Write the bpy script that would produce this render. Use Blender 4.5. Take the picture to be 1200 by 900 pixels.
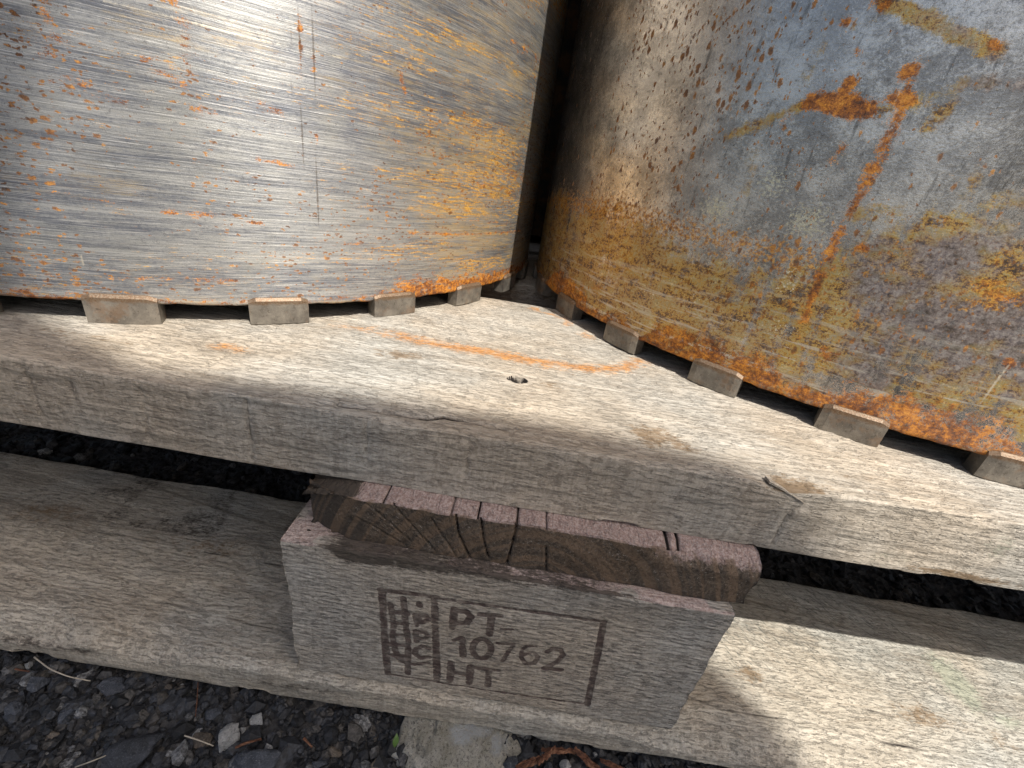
import bpy, bmesh, math, random
import numpy as np
from mathutils import Matrix, Vector

# ------------------------------------------------------------------ clear
for o in list(bpy.data.objects): bpy.data.objects.remove(o)
scene = bpy.context.scene
COL = scene.collection

# ------------------------------------------------------------------ camera
U = 0.075                       # metres per survey unit (camera stands one unit above the deck)
FPX = 509.3                     # focal length in pixels of the 1200 px wide photograph
def cam_rot(a, b, c):
    ca, sa, cb, sb, cc, sc = math.cos(a), math.sin(a), math.cos(b), math.sin(b), math.cos(c), math.sin(c)
    M = np.array([[1, 0, 0], [0, 0, 1], [0, -1, 0]], float)
    Y = np.array([[ca, sa, 0], [-sa, ca, 0], [0, 0, 1]])
    P = np.array([[1, 0, 0], [0, cb, -sb], [0, sb, cb]])
    R = np.array([[cc, -sc, 0], [sc, cc, 0], [0, 0, 1]])
    return R @ P @ M @ Y
CR = cam_rot(.0003, .4514, -.1638)
CAM = np.array([0, 0, U])
cam = bpy.data.cameras.new('camera'); camo = bpy.data.objects.new('camera', cam); COL.objects.link(camo)
m4 = Matrix([list(CR.T[i]) + [CAM[i]] for i in range(3)] + [[0, 0, 0, 1]])
camo.matrix_world = m4
cam.sensor_fit = 'HORIZONTAL'; cam.sensor_width = 36; cam.lens = FPX / 1200 * 36
cam.clip_start = 0.004; cam.clip_end = 400
scene.camera = camo

# ------------------------------------------------------------------ light
SUN_AZ, SUN_EL = math.radians(-51), math.radians(56.4)       # azimuth from +X
sd = Vector((math.cos(SUN_AZ) * math.cos(SUN_EL), math.sin(SUN_AZ) * math.cos(SUN_EL), math.sin(SUN_EL)))
world = bpy.data.worlds.new('World'); scene.world = world; world.use_nodes = True
wn = world.node_tree; bg = wn.nodes['Background']
sky = wn.nodes.new('ShaderNodeTexSky'); sky.sky_type = 'NISHITA'; sky.sun_disc = False
sky.air_density = 1.0; sky.dust_density = 5.0; sky.ozone_density = 0.3; sky.sun_elevation = SUN_EL; sky.sun_rotation = math.atan2(sd.x, sd.y)
wn.links.new(sky.outputs[0], bg.inputs[0]); bg.inputs[1].default_value = 0.105
sl = bpy.data.lights.new('sun', 'SUN'); sl.energy = 4.0; sl.angle = math.radians(0.53); sl.color = (1, .965, .905)
so = bpy.data.objects.new('sun', sl); COL.objects.link(so)
so.rotation_euler = sd.to_track_quat('Z', 'Y').to_euler(); so.location = sd * 5
scene.view_settings.view_transform = 'Standard'; scene.view_settings.look = 'None'
scene.view_settings.gamma = 1; scene.view_settings.use_curve_mapping = False
scene.view_settings.exposure = 0.56
scene.render.engine = 'CYCLES'
scene.cycles.use_denoising = True; scene.cycles.denoising_prefilter = 'NONE'
scene.cycles.max_bounces = 5; scene.cycles.diffuse_bounces = 3; scene.cycles.glossy_bounces = 3; scene.cycles.transmission_bounces = 1
scene.cycles.caustics_reflective = False; scene.cycles.caustics_refractive = False

# ------------------------------------------------------------------ survey helpers: photo point -> point on a surface of the place
def ray(p): return CR.T @ np.array([p[0] - 600., -(p[1] - 450.), -FPX])
def at_z(p, z):
    d = ray(p); return CAM + d * ((z - CAM[2]) / d[2])
def at_y(p, y):
    d = ray(p); return CAM + d * (y / d[1])
def at_cyl(p, c, r):
    d = ray(p); a = d[:2] @ d[:2]; b = -2 * d[:2] @ c; cc = c @ c - r * r
    k = (-b - math.sqrt(max(b * b - 4 * a * cc, 0))) / (2 * a); q = CAM + d * k
    return math.atan2(q[1] - c[1], q[0] - c[0]), q[2]

# ------------------------------------------------------------------ numpy noise
def _h(ix, iy, iz, s):
    n = (ix.astype(np.int64) * 374761393 + iy.astype(np.int64) * 668265263 + iz.astype(np.int64) * 2147483647 + s * 1274126177) & 0xffffffff
    n = ((n ^ (n >> 13)) * 1274126177) & 0xffffffff
    n = ((n ^ (n >> 16)) * 2246822519) & 0xffffffff
    return ((n ^ (n >> 15)) & 0xffffff) / float(0xffffff)
def vnoise(x, y, z, s=0):
    x, y, z = np.broadcast_arrays(np.asarray(x, float), np.asarray(y, float), np.asarray(z, float))
    ix, iy, iz = np.floor(x), np.floor(y), np.floor(z); fx, fy, fz = x - ix, y - iy, z - iz
    fx, fy, fz = [t * t * t * (t * (t * 6 - 15) + 10) for t in (fx, fy, fz)]
    r = 0
    for a in (0, 1):
        for b in (0, 1):
            for c in (0, 1):
                r = r + _h(ix + a, iy + b, iz + c, s) * (fx if a else 1 - fx) * (fy if b else 1 - fy) * (fz if c else 1 - fz)
    return r
def fbm(x, y, z, s=0, o=4):
    r = 0; a = .5; t = 0
    for i in range(o):
        r = r + a * vnoise(x * 2**i, y * 2**i, z * 2**i, s + i * 17); t += a; a *= .5
    return r / t
def sst(x, a, b):
    t = np.clip((x - a) / (b - a), 0, 1); return t * t * (3 - 2 * t)
def segd(px, py, a, b):                                # distance of points to a segment
    ax, ay = a; bx, by = b; dx, dy = bx - ax, by - ay; L = dx * dx + dy * dy + 1e-18
    t = np.clip(((px - ax) * dx + (py - ay) * dy) / L, 0, 1)
    return np.hypot(px - ax - t * dx, py - ay - t * dy)
def polyd(px, py, pts):
    d = np.full(np.shape(px), 1e9)
    for a, b in zip(pts[:-1], pts[1:]): d = np.minimum(d, segd(px, py, a, b))
    return d

# ------------------------------------------------------------------ mesh helpers
def mesh_from(name, V, F, smooth=True):
    me = bpy.data.meshes.new(name)
    V = np.asarray(V, np.float32); 
    if isinstance(F, np.ndarray):
        n, k = F.shape
        me.vertices.add(len(V)); me.vertices.foreach_set('co', V.ravel())
        me.loops.add(n * k); me.loops.foreach_set('vertex_index', F.astype(np.int32).ravel())
        me.polygons.add(n); me.polygons.foreach_set('loop_start', (np.arange(n) * k).astype(np.int32))
        me.polygons.foreach_set('loop_total', np.full(n, k, np.int32))
        me.update(calc_edges=True); me.validate()
    else:
        me.from_pydata(V.tolist(), [], F); me.update()
    me.polygons.foreach_set('use_smooth', np.full(len(me.polygons), smooth)); return me
def obj(name, me, mat=None, parent=None):
    o = bpy.data.objects.new(name, me); COL.objects.link(o)
    if mat is not None and me is not None: me.materials.append(mat)
    if parent is not None: o.parent = parent
    return o
def attr(me, name, v):
    a = me.attributes.new(name, 'FLOAT', 'POINT'); a.data.foreach_set('value', np.asarray(v, np.float32).ravel())
def tag(o, label=None, cat=None, group=None, kind=None):
    for k, v in (('label', label), ('category', cat), ('group', group), ('kind', kind)):
        if v: o[k] = v
    return o
def grid_faces(nu, nv, wrap_v=False):
    i = np.arange(nu - 1)[:, None]; j = np.arange(nv if wrap_v else nv - 1)[None, :]
    j2 = (j + 1) % nv
    return np.stack([i * nv + j, (i + 1) * nv + j, (i + 1) * nv + j2, i * nv + j2], -1).reshape(-1, 4)
def steps(*segs):                                      # (start, end, step) pieces joined into one list of stations
    out = []
    for a, b, s in segs:
        n = max(1, int(round(abs(b - a) / s))); out += list(np.linspace(a, b, n, endpoint=False))
    return np.array(out + [segs[-1][1]])
def bm_obj(name, bm, mat, parent=None, smooth=False):
    me = bpy.data.meshes.new(name); bm.to_mesh(me); bm.free()
    me.polygons.foreach_set('use_smooth', np.full(len(me.polygons), smooth)); return obj(name, me, mat, parent)

# ------------------------------------------------------------------ node helper
class NT:
    def __init__(s, name):
        s.m = bpy.data.materials.new(name); s.m.use_nodes = True; s.t = s.m.node_tree; s.t.nodes.clear()
        s.out = s.t.nodes.new('ShaderNodeOutputMaterial')
    def n(s, typ, ins=None, out=0, **props):
        nd = s.t.nodes.new('ShaderNode' + typ)
        for k, v in props.items(): setattr(nd, k, v)
        for k, v in (ins or {}).items(): s.put(nd.inputs[k], v)
        return nd.outputs[out]
    def put(s, sock, v):
        if isinstance(v, bpy.types.NodeSocket): s.t.links.new(v, sock)
        elif sock.type == 'RGBA' and hasattr(v, '__len__') and len(v) == 3: sock.default_value = (*v, 1)
        else: sock.default_value = v
    def math(s, op, a, b=0., c=None, clamp=False):
        i = {0: a, 1: b}
        if c is not None: i[2] = c
        return s.n('Math', i, operation=op, use_clamp=clamp)
    def mul(s, a, b): return s.math('MULTIPLY', a, b)
    def add(s, a, b): return s.math('ADD', a, b)
    def sub(s, a, b): return s.math('SUBTRACT', a, b)
    def mx(s, a, b): return s.math('MAXIMUM', a, b)
    def step(s, v, a, b, lo=0., hi=1.): return s.n('MapRange', {0: v, 1: a, 2: b, 3: lo, 4: hi}, interpolation_type='SMOOTHSTEP')
    def lin(s, v, a, b, lo=0., hi=1.): return s.n('MapRange', {0: v, 1: a, 2: b, 3: lo, 4: hi})
    def mix(s, f, a, b, mode='MIX'):
        nd = s.t.nodes.new('ShaderNodeMix'); nd.data_type = 'RGBA'; nd.blend_type = mode
        s.put(nd.inputs[0], f); s.put(nd.inputs[6], a); s.put(nd.inputs[7], b); return nd.outputs[2]
    def co(s): return s.n('TexCoord', out=3)
    def uv(s): return s.n('TexCoord', out=2)
    def scl(s, v, k): return s.n('VectorMath', {0: v, 1: k}, operation='MULTIPLY')
    def vadd(s, a, b): return s.n('VectorMath', {0: a, 1: b}, operation='ADD')
    def noise(s, v, scale, detail=3., rough=.55, dist=0., out=0): return s.n('TexNoise', {'Vector': v, 'Scale': scale, 'Detail': detail, 'Roughness': rough, 'Distortion': dist}, out=out)
    def voro(s, v, scale, rnd=1., out=0, feature='F1'): return s.n('TexVoronoi', {'Vector': v, 'Scale': scale, 'Randomness': rnd}, out=out, feature=feature)
    def at(s, name): return s.n('Attribute', out=2, attribute_name=name)
    def ramp(s, f, stops):
        nd = s.t.nodes.new('ShaderNodeValToRGB'); s.put(nd.inputs[0], f); e = nd.color_ramp.elements
        while len(e) < len(stops): e.new(.5)
        for k, (p, c) in enumerate(stops): e[k].position = p; e[k].color = (*c, 1)
        return nd.outputs[0]
    def bump(s, h, dist, strength=1., normal=None):
        i = {'Height': h, 'Distance': dist, 'Strength': strength}
        if normal is not None: i['Normal'] = normal
        return s.n('Bump', i)
    def bsdf(s, **k):
        nd = s.t.nodes.new('ShaderNodeBsdfPrincipled')
        names = {'color': 'Base Color', 'rough': 'Roughness', 'metal': 'Metallic', 'normal': 'Normal', 'aniso': 'Anisotropic', 'arot': 'Anisotropic Rotation', 'tan': 'Tangent', 'spec': 'Specular IOR Level'}
        for a, v in k.items(): s.put(nd.inputs[names[a]], v)
        s.t.links.new(nd.outputs[0], s.out.inputs[0]); return s.m

# ------------------------------------------------------------------ materials: weathered wood
def wood(name, light, dark, axis=0, speck=1.0, saw=0.6, seed=0., dirt=0.5, brand=False, end=False, contrast=1.0, rough_saw=0.0, pits=.6):
    t = NT(name); co = t.vadd(t.co(), (seed, seed * 1.7, seed * .6))
    k = [700., 700., 700.]; k[axis] = 30.
    fib = t.noise(t.scl(co, k), 1., 5., .7)
    kk = [1500., 1500., 1500.]; kk[axis] = 300.
    mic = t.noise(t.scl(co, kk), 1., 3., .75)             # torn fibre ends, well under a millimetre
    k2 = [75., 75., 75.]; k2[axis] = 3.2
    warp = t.noise(co, 14., 2.)
    band = t.noise(t.vadd(t.scl(co, k2), t.scl(warp, (1.8, 1.8, 1.8))), 1., 4., .6, .8)
    blot = t.noise(co, 28., 6., .68)
    fine = t.noise(co, 1250., 4., .8)
    g = t.add(t.add(t.mul(fib, .34), t.mul(mic, .26)), t.add(t.mul(band, .22), t.mul(fine, .18)))
    swn = t.at('sawn')
    kv = [520., 30., 30.] if axis == 0 else [30., 520., 30.]
    gs = t.add(t.mul(t.noise(t.scl(co, (760., 760., 430.)), 1., 4., .75), .5), t.add(t.mul(t.noise(t.scl(co, kv), 1., 3., .6), .22), t.mul(fine, .28)))
    g = t.add(t.mul(g, t.sub(1., t.mul(swn, .75))), t.mul(gs, t.mul(swn, .75)))
    col = t.mix(t.step(g, .5 - .105 / contrast, .5 + .105 / contrast), dark, light)
    kg = [2.2, 170., 60.] if axis == 0 else [170., 2.2, 60.]
    grow = t.noise(t.vadd(t.scl(co, kg), t.scl(warp, (0., 9., 4.))), 1., 2.5, .6)
    col = t.mix(t.mul(t.mul(t.step(t.math('ABSOLUTE', t.sub(grow, .5)), .035, .0), .38), t.sub(1., swn)), col, t.mix(.4, dark, (.2, .13, .07)))
    warm = t.mix(t.step(t.noise(co, 9., 4., .6), .38, .68), (1.08, .98, .84), (.95, 1.0, 1.02))
    col = t.mix(.75, col, warm, 'MULTIPLY')
    col = t.mix(t.mul(t.step(t.add(blot, t.mul(t.sub(fine, .5), .3)), .5, .78), dirt), col, (.15, .128, .10))
    # mould and pin holes
    ks = [640., 640., 640.]; ks[axis] = 260.
    sp = t.noise(t.scl(co, ks), 1., 4., .75)
    patch = t.step(t.noise(co, 45., 3., .6), .3, .65, .35, 1.)
    spk = t.mul(t.mul(t.step(sp, .60, .70), patch), speck)
    spk2 = t.mul(t.step(t.noise(co, 420., 3., .8), .68, .76), min(1., speck * .9))
    allsp = t.mx(spk, spk2)
    col = t.mix(t.mul(allsp, .72), col, (.065, .058, .05))
    kp = [1000., 1000., 1000.]; kp[axis] = 230.
    pitn = t.step(t.noise(t.vadd(t.scl(co, kp), (9., 4., 2.)), 1., 3., .72), .50, .63)
    pit = t.mul(pitn, t.mul(patch, pits))
    col = t.mix(t.mul(pit, .78), col, t.mix(.65, dark, (.05, .045, .04)))
    allsp = t.mx(allsp, t.mul(pit, .7))
    # pale abrasion fluff
    col = t.mix(t.mul(t.step(t.noise(co, 1050., 4., .8), .58, .70), .55), col, (.66, .62, .56))
    # saw kerf lines across the grain
    sep = t.n('SeparateXYZ', {0: co}); X = t.t.nodes[-1]
    sx = X.outputs[axis]; sz = X.outputs[2]; sy = X.outputs[1]
    sawc = t.n('CombineXYZ', {0: t.add(t.mul(sx, 1.), t.add(t.mul(sz, .16), t.mul(sy, .35))), 1: 0., 2: 0.})
    s1 = t.noise(t.vadd(t.scl(sawc, (85., 0, 0)), t.scl(t.noise(co, 60., 1.), (.10, 0, 0))), 1., 1.5, .6)
    line = t.sub(1., t.step(t.math('ABSOLUTE', t.sub(s1, .5)), 0., .008))
    line = t.mul(line, t.mul(t.step(t.noise(co, 24., 2.), .46, .66), saw))
    col = t.mix(t.mul(line, .4), col, (.14, .13, .115))
    # stains held by the board itself
    n1 = t.noise(co, 160., 5., .7); n2 = t.noise(co, 520., 3., .7)
    brk = t.add(t.mul(t.sub(n1, .5), .9), t.add(t.mul(t.sub(n2, .5), .6), t.mul(t.sub(mic, .5), 1.2)))
    def stain(nm, c, a=.35, b=.75, amt=1.):
        nonlocal col
        at = t.at(nm); f = t.mul(t.mul(t.step(t.add(at, t.mul(brk, 1.15)), a, b), t.step(at, .02, .3)), amt)
        col = t.mix(f, col, c); return f
    stain('brown', (.19, .115, .05), amt=.75)
    stain('pink', t.mix(t.step(fine, .4, .6), (.40, .275, .245), (.64, .52, .475)), .25, .85, .72)
    stain('green', (.33, .37, .27), amt=.5)
    stain('rust', t.mix(t.step(mic, .38, .62), (.36, .13, .02), (.64, .29, .07)), .18, .8, .85)
    stain('dirt', (.075, .062, .05), .25, .7, .92)
    cr = t.at('crack'); col = t.mix(t.step(cr, .25, .7), col, (.025, .02, .018))
    h = t.sub(t.add(t.mul(mic, .9), t.mul(fib, .6)), t.mul(pitn, .8))
    if end:                                            # end grain: growth rings about the pith
        xz = t.scl(t.vadd(t.co(), (-.019, 0, .060)), (1, 0, 1))
        rad = t.n('VectorMath', {0: t.vadd(xz, t.scl(t.noise(t.co(), 30., 2.), (.004, 0, .004)))}, out=1, operation='LENGTH')
        ring = t.noise(t.n('CombineXYZ', {0: t.mul(rad, 260.), 1: 0., 2: 0.}), 1., 1.)
        rl = t.step(ring, .46, .56)
        col = t.mix(t.mul(rl, t.mul(t.at('endface'), .7)), col, (.215, .15, .10))
        gr = t.mul(t.step(t.noise(co, 1500., 2., .8), .62, .72), t.at('endface'))
        col = t.mix(t.mul(gr, .55), col, (.33, .30, .26))
    if brand:
        b = t.at('brand'); bf = t.step(t.add(b, t.add(t.mul(t.sub(n2, .5), .5), t.add(t.mul(t.sub(fib, .5), .7), t.mul(t.sub(mic, .5), .9)))), .22, .56)
        bf = t.mul(bf, t.step(b, .06, .2))
        col = t.mix(t.mul(bf, t.step(t.noise(co, 260., 3., .7), .34, .62, .6, .92)), col, (.085, .058, .052))
    if rough_saw:                                      # diagonal band-saw tear
        ang = t.scl(t.n('CombineXYZ', {0: t.add(t.mul(sx, 1.), t.mul(sy, .9)), 1: t.sub(sy, sx), 2: sz}), (800., 150., 300.))
        tear = t.mul(t.step(t.noise(ang, 1., 4., .68), .52, .64), t.mul(t.at('tear'), rough_saw))
        col = t.mix(t.mul(tear, .65), col, (.1, .11, .1))
    nrm = t.bump(h, .00042, 1.)
    return t.bsdf(color=col, rough=t.lin(fine, .3, .7, .8, .95), normal=nrm, spec=.25)

W_DECK = wood('weathered deck wood', (.58, .535, .47), (.33, .295, .25), seed=0.3, speck=.85, saw=.45, pits=.42, dirt=.5, contrast=.95)
W_BLOCK = wood('weathered block wood', (.60, .56, .505), (.27, .25, .22), seed=1.3, speck=1., saw=.25, brand=True, dirt=.35, contrast=.9, pits=1.)
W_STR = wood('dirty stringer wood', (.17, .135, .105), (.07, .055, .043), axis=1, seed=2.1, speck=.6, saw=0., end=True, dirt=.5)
W_BOT = wood('coarse bottom board wood', (.57, .545, .49), (.27, .255, .225), seed=4.2, speck=.9, saw=.15, rough_saw=1., dirt=.35, pits=.55)
W_REST = wood('plain pallet wood', (.50, .45, .38), (.30, .26, .21), seed=6.6, speck=.6, saw=.3)
W_REST_Y = wood('plain pallet wood cross', (.50, .45, .38), (.30, .26, .21), axis=1, seed=7.6, speck=.6, saw=.3)

# ------------------------------------------------------------------ materials: steel
def steel(name, kind):
    t = NT(name); uv = t.uv()
    t.n('SeparateXYZ', {0: uv}); S = t.t.nodes[-1]; u, v = S.outputs[0], S.outputs[1]
    L = kind == 'left'
    vv = t.add(v, t.mul(t.noise(uv, 9., 2.), .004))        # turning marks wander a little
    def lines(su, sv, d=3., r=.6): return t.noise(t.n('CombineXYZ', {0: t.mul(u, su), 1: t.mul(vv, sv), 2: 0.}), 1., d, r)
    mott = t.noise(uv, 55., 6., .7); mott2 = t.noise(uv, 240., 4., .75); big = t.noise(uv, 11., 3., .6)
    grain = t.noise(uv, 2600., 3., .75); mid = t.noise(uv, 850., 3., .7)
    film, rust, gold = t.at('film'), t.at('rust'), t.at('gold')
    if L:
        ln1 = lines(14., 1500., 3., .6); ln2 = lines(28., 420., 4., .65); ln3 = lines(5., 75., 3., .55); ln0 = lines(60., 3600., 2., .7)
        base = t.mix(t.step(t.add(t.mul(ln2, .4), t.add(t.mul(ln3, .35), t.mul(mid, .25))), .41, .59), (.19, .20, .225), (.48, .475, .45))
        base = t.mix(t.mul(t.step(mott, .45, .7), .45), base, (.40, .39, .34))
        base = t.mix(t.mul(t.step(ln0, .5, .64), .6), base, (.80, .77, .71))
        base = t.mix(t.mul(t.step(ln1, .53, .68), .42), base, (.14, .145, .16))
        base = t.mix(t.mul(t.step(t.add(t.mul(mott2, .4), t.add(t.mul(grain, .35), t.mul(mid, .25))), .52, .61), .6), base, (.085, .09, .105))
        fn = t.add(t.mul(t.sub(lines(45., 620., 4., .7), .5), 1.3), t.add(t.mul(t.sub(mott2, .5), .5), t.mul(t.sub(grain, .5), .8)))
        fcol = t.ramp(t.add(t.mul(mott2, .6), t.mul(grain, .4)), [(.34, (.36, .20, .05)), (.5, (.56, .38, .14)), (.7, (.46, .40, .27))])
    else:
        base = t.mix(t.step(t.add(t.mul(mott, .45), t.add(t.mul(mid, .3), t.mul(grain, .25))), .43, .58), (.33, .31, .285), (.82, .765, .68))
        base = t.mix(t.mul(t.step(big, .44, .6), .4), base, (.53, .52, .505))
        base = t.mix(t.mul(t.step(t.add(t.mul(mott2, .4), t.add(t.mul(grain, .3), t.mul(mid, .3))), .52, .60), .7), base, (.085, .078, .072))
        base = t.mix(t.mul(t.step(t.add(t.mul(grain, .5), t.mul(mid, .5)), .56, .66), .6), base, (.80, .77, .69))
        streak = t.noise(t.scl(uv, (420., 60., 1.)), 1., 4., .65)
        base = t.mix(t.mul(t.step(streak, .56, .70), .6), base, (.10, .092, .085))
        runs = t.noise(t.scl(uv, (190., 16., 1.)), 1., 4., .6)
        fn = t.add(t.mul(t.sub(t.noise(t.scl(uv, (150., 240., 1.)), 1., 5., .75), .5), 1.2), t.add(t.mul(t.sub(runs, .5), 1.1), t.mul(t.sub(grain, .5), .9)))
        fv = t.add(t.mul(t.noise(t.scl(uv, (110., 190., 1.)), 1., 7., .78), .5), t.add(t.mul(mid, .25), t.mul(grain, .25)))
        fv = t.add(t.mul(t.sub(fv, .5), 1.75), t.add(.495, t.mul(t.sub(runs, .5), .25)))
        fcol = t.ramp(fv, [(.40, (.055, .024, .005)), (.455, (.30, .13, .010)), (.50, (.64, .35, .035)), (.54, (.56, .38, .08)), (.585, (.30, .27, .15)), (.65, (.78, .58, .22))])
        pm = t.mul(t.step(t.noise(uv, 30., 4., .65), .42, .58), t.at('purple'))
        fcol = t.mix(t.mul(pm, .8), fcol, t.ramp(t.add(t.mul(mott2, .6), t.mul(mid, .4)), [(.38, (.045, .035, .035)), (.5, (.20, .165, .165)), (.62, (.42, .38, .36))]))
        scuff = t.mul(t.step(lines(20., 300., 5., .72), .53, .60), t.step(v, .06, .02))
        fcol = t.mix(t.mul(scuff, .75), fcol, (.66, .61, .50))
    ff = t.mul(t.step(t.add(film, fn), .28, .75) if L else t.step(t.add(film, fn), .36, .64), t.step(film, .02, .25))
    col = t.mix(t.mul(ff, .62 if L else .88), base, fcol)
    # bright crystals / bare metal scuffs
    br = t.at('bright'); bf = t.mul(t.step(t.add(br, t.mul(t.sub(t.noise(uv, 760., 4., .82), .5), 3.2)), .62, .78), t.step(br, .03, .2))
    col = t.mix(t.mul(bf, .9), col, (.85, .78, .58))
    # golden flecks of flash rust
    gl = t.add(gold, t.add(t.mul(t.sub(lines(130., 1000., 5., .75) if L else t.noise(t.scl(uv, (420., 420., 1.)), 1., 6., .75), .5), 2.2), t.mul(t.sub(grain, .5), .8)))
    gf = t.mul(t.step(gl, .52, .72), t.step(gold, .03, .2))
    col = t.mix(t.mul(gf, .85), col, t.mix(t.step(mid, .4, .6), (.56, .24, .025), (.88, .50, .075)) if L else t.mix(t.step(mid, .42, .58), (.26, .09, .012), (.68, .34, .04)))
    # crusted rust
    rn = t.add(t.mul(t.sub(lines(190., 420., 5., .72) if L else t.noise(uv, 190., 7., .78), .5), 1.9), t.add(t.mul(t.sub(mid, .5), .7), t.mul(t.sub(grain, .5), 1.)))
    rf = t.mul(t.step(t.add(rust, rn), .42, .62), t.step(rust, .03, .2))
    # pinpoint rust spots
    sv = t.scl(uv, (.75, 1.35, 1.)) if L else t.scl(uv, (1.3, .75, 1.))
    sv = t.vadd(sv, t.scl(t.noise(uv, 520., 4., .7, out=1), (.0032, .0026, 0.)))
    dens = t.add(t.at('spots'), t.mul(t.sub(big, .5), .7))
    def dots(scale, r0, r1, cut):
        vd = t.voro(sv, scale); rnd = t.n('SeparateColor', {0: t.voro(sv, scale, out=1)})
        rad = t.mul(t.step(t.sub(t.add(rnd, t.mul(dens, .55)), cut), 0., .5), r1)
        return t.step(t.add(t.sub(rad, vd), t.mul(t.sub(grain, .5), .2)), 0., r0)
    dt = t.mx(dots(330., .16, .44 if L else .50, .88 if L else .82), t.mx(dots(760., .2, .55, .80), dots(130., .1, .24, 1.02 if L else .97)))
    rcol = t.ramp(t.add(t.mul(t.noise(uv, 480., 4., .75), .42), t.add(t.mul(t.noise(uv, 70., 4., .7), .35), t.mul(grain, .23))), [(.42, (.06, .018, .006)), (.485, (.25, .075, .010)), (.545, (.60, .22, .02)), (.63, (.80, .40, .07))])
    dcol = t.ramp(t.add(t.mul(t.noise(uv, 210., 3., .7), .6), t.mul(grain, .4)), [(.38, (.04, .016, .006)), (.5, (.23, .085, .014)), (.62, (.58, .27, .05))])
    col = t.mix(t.mul(dt, .9), col, dcol); col = t.mix(t.mul(rf, .95), col, rcol)
    # long scratches
    sc = t.at('scratch'); col = t.mix(t.mul(t.step(t.add(sc, t.mul(t.sub(mid, .5), 1.2)), .35, .8), .6), col, (.06, .035, .015))
    ps = t.at('pale'); col = t.mix(t.mul(t.step(t.add(ps, t.mul(t.sub(mid, .5), .8)), .35, .8), .7), col, (.8, .72, .56))
    cover = t.math('MAXIMUM', t.mx(rf, dt), t.mx(t.mul(ff, .35), t.mul(gf, .6)), clamp=True)
    metal = t.lin(cover, 0., 1., .62 if L else .92, .02)
    rough = t.add(t.lin(cover, 0., 1., .31 if L else .24, .8), t.mul(t.sub(mott2, .5), .25))
    h = t.add(t.mul(ln1, .5), t.mul(grain, .25)) if L else t.add(t.mul(mid, .45), t.mul(mott2, .12))
    nrm = t.bump(h, .00035, .75)
    tan = t.n('Tangent', direction_type='RADIAL', axis='Z')
    return t.bsdf(color=col, rough=rough, metal=metal, normal=nrm, aniso=.9 if L else .4, arot=.25, tan=tan)
M_SL, M_SR = steel('turned steel with flash rust', 'left'), steel('rusted steel with mustard film', 'right')

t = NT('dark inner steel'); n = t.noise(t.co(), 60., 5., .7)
M_IN = t.bsdf(color=t.mix(t.step(n, .4, .65), (.05, .045, .04), (.16, .08, .035)), rough=.8, metal=.1, normal=t.bump(n, .001))  # bores, plates and hubs; also replaces shade on the added third bit
t = NT('diamond segment'); c = t.vadd(t.co(), t.scl(t.n('ObjectInfo', out=5), (3., 5., 7.))); n = t.noise(c, 90., 5., .7); g = t.noise(c, 1700., 2., .8)
cc = t.mix(t.step(n, .35, .7), (.14, .125, .105), (.29, .26, .215))
cc = t.mix(t.mul(t.step(g, .62, .72), .45), cc, (.44, .38, .30)); cc = t.mix(t.mul(t.step(t.noise(c, 120., 4., .7), .5, .66), .4), cc, (.24, .125, .055)); cc = t.mix(t.mul(t.step(t.noise(c, 420., 4., .75), .54, .66), .6), cc, (.075, .06, .048))
t.n('SeparateXYZ', {0: t.co()}); zc = t.t.nodes[-1].outputs[2]; cc = t.mix(t.mul(t.step(t.add(zc, t.mul(t.noise(c, 300., 3.), .002)), .0094, .0108), .8), cc, t.mix(t.step(g, .4, .6), (.15, .075, .03), (.21, .15, .095)))
M_SEG = t.bsdf(color=cc, rough=.5, metal=.45, normal=t.bump(t.add(n, t.mul(g, .5)), .00025, .8))

# ------------------------------------------------------------------ pallet dimensions
DY0, DY1, DT = .1145, .273, .0259                      # front deck board
SY, SZ1 = .1064, -.045                                 # stringer end plane, stringer underside
BX0, BX1, BY, BZ1 = -.0662, .0857, .1020, -.116        # stamped block
BB0, BB1, BBZ = .0998, .1905, -.1335                   # bottom board
GZ = -.1365                                            # ground
XL, XR, PD = -.56, .58, 1.12                           # pallet ends, back

pallet = tag(obj('pallet', None), 'weathered grey wooden pallet with a burnt-in stamp, carrying the drill bits', 'pallet')
pallet.location = (0.01, .5, GZ)
def child(name, me, mat, parent=None, kind=None):
    o = obj(name, me, mat, parent or pallet); o.matrix_parent_inverse = Matrix.Identity(4)
    if (parent or pallet) is pallet: o.location = (-pallet.location.x, -pallet.location.y, -pallet.location.z)
    if kind: o['kind'] = kind
    return o

def profile(y0, y1, z0, z1, rad, sf, sb, fine_to):     # closed section in (y, z): front, top, back, underside
    fr = steps((z0 + rad, z1 - rad, sf)); tp = steps((y0 + rad, fine_to, sf), (fine_to, y1 - rad, sb)); bk = steps((z1 - rad, z0 + rad, sb)); un = steps((y1 - rad, y0 + rad, sb))
    a = np.radians(np.linspace(0, 90, 5)[1:-1])
    P = [(y0, z) for z in fr]
    P += [(y0 + rad - rad * math.cos(x), z1 - rad + rad * math.sin(x)) for x in a]
    P += [(y, z1) for y in tp]
    P += [(y1 - rad + rad * math.sin(x), z1 - rad + rad * math.cos(x)) for x in a]
    P += [(y1, z) for z in bk]
    P += [(y1 - rad + rad * math.cos(x), z0 + rad - rad * math.sin(x)) for x in a]
    P += [(y, z0) for y in un]
    P += [(y0 + rad - rad * math.sin(x), z0 + rad - rad * math.cos(x)) for x in a]
    return np.array(P)
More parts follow.
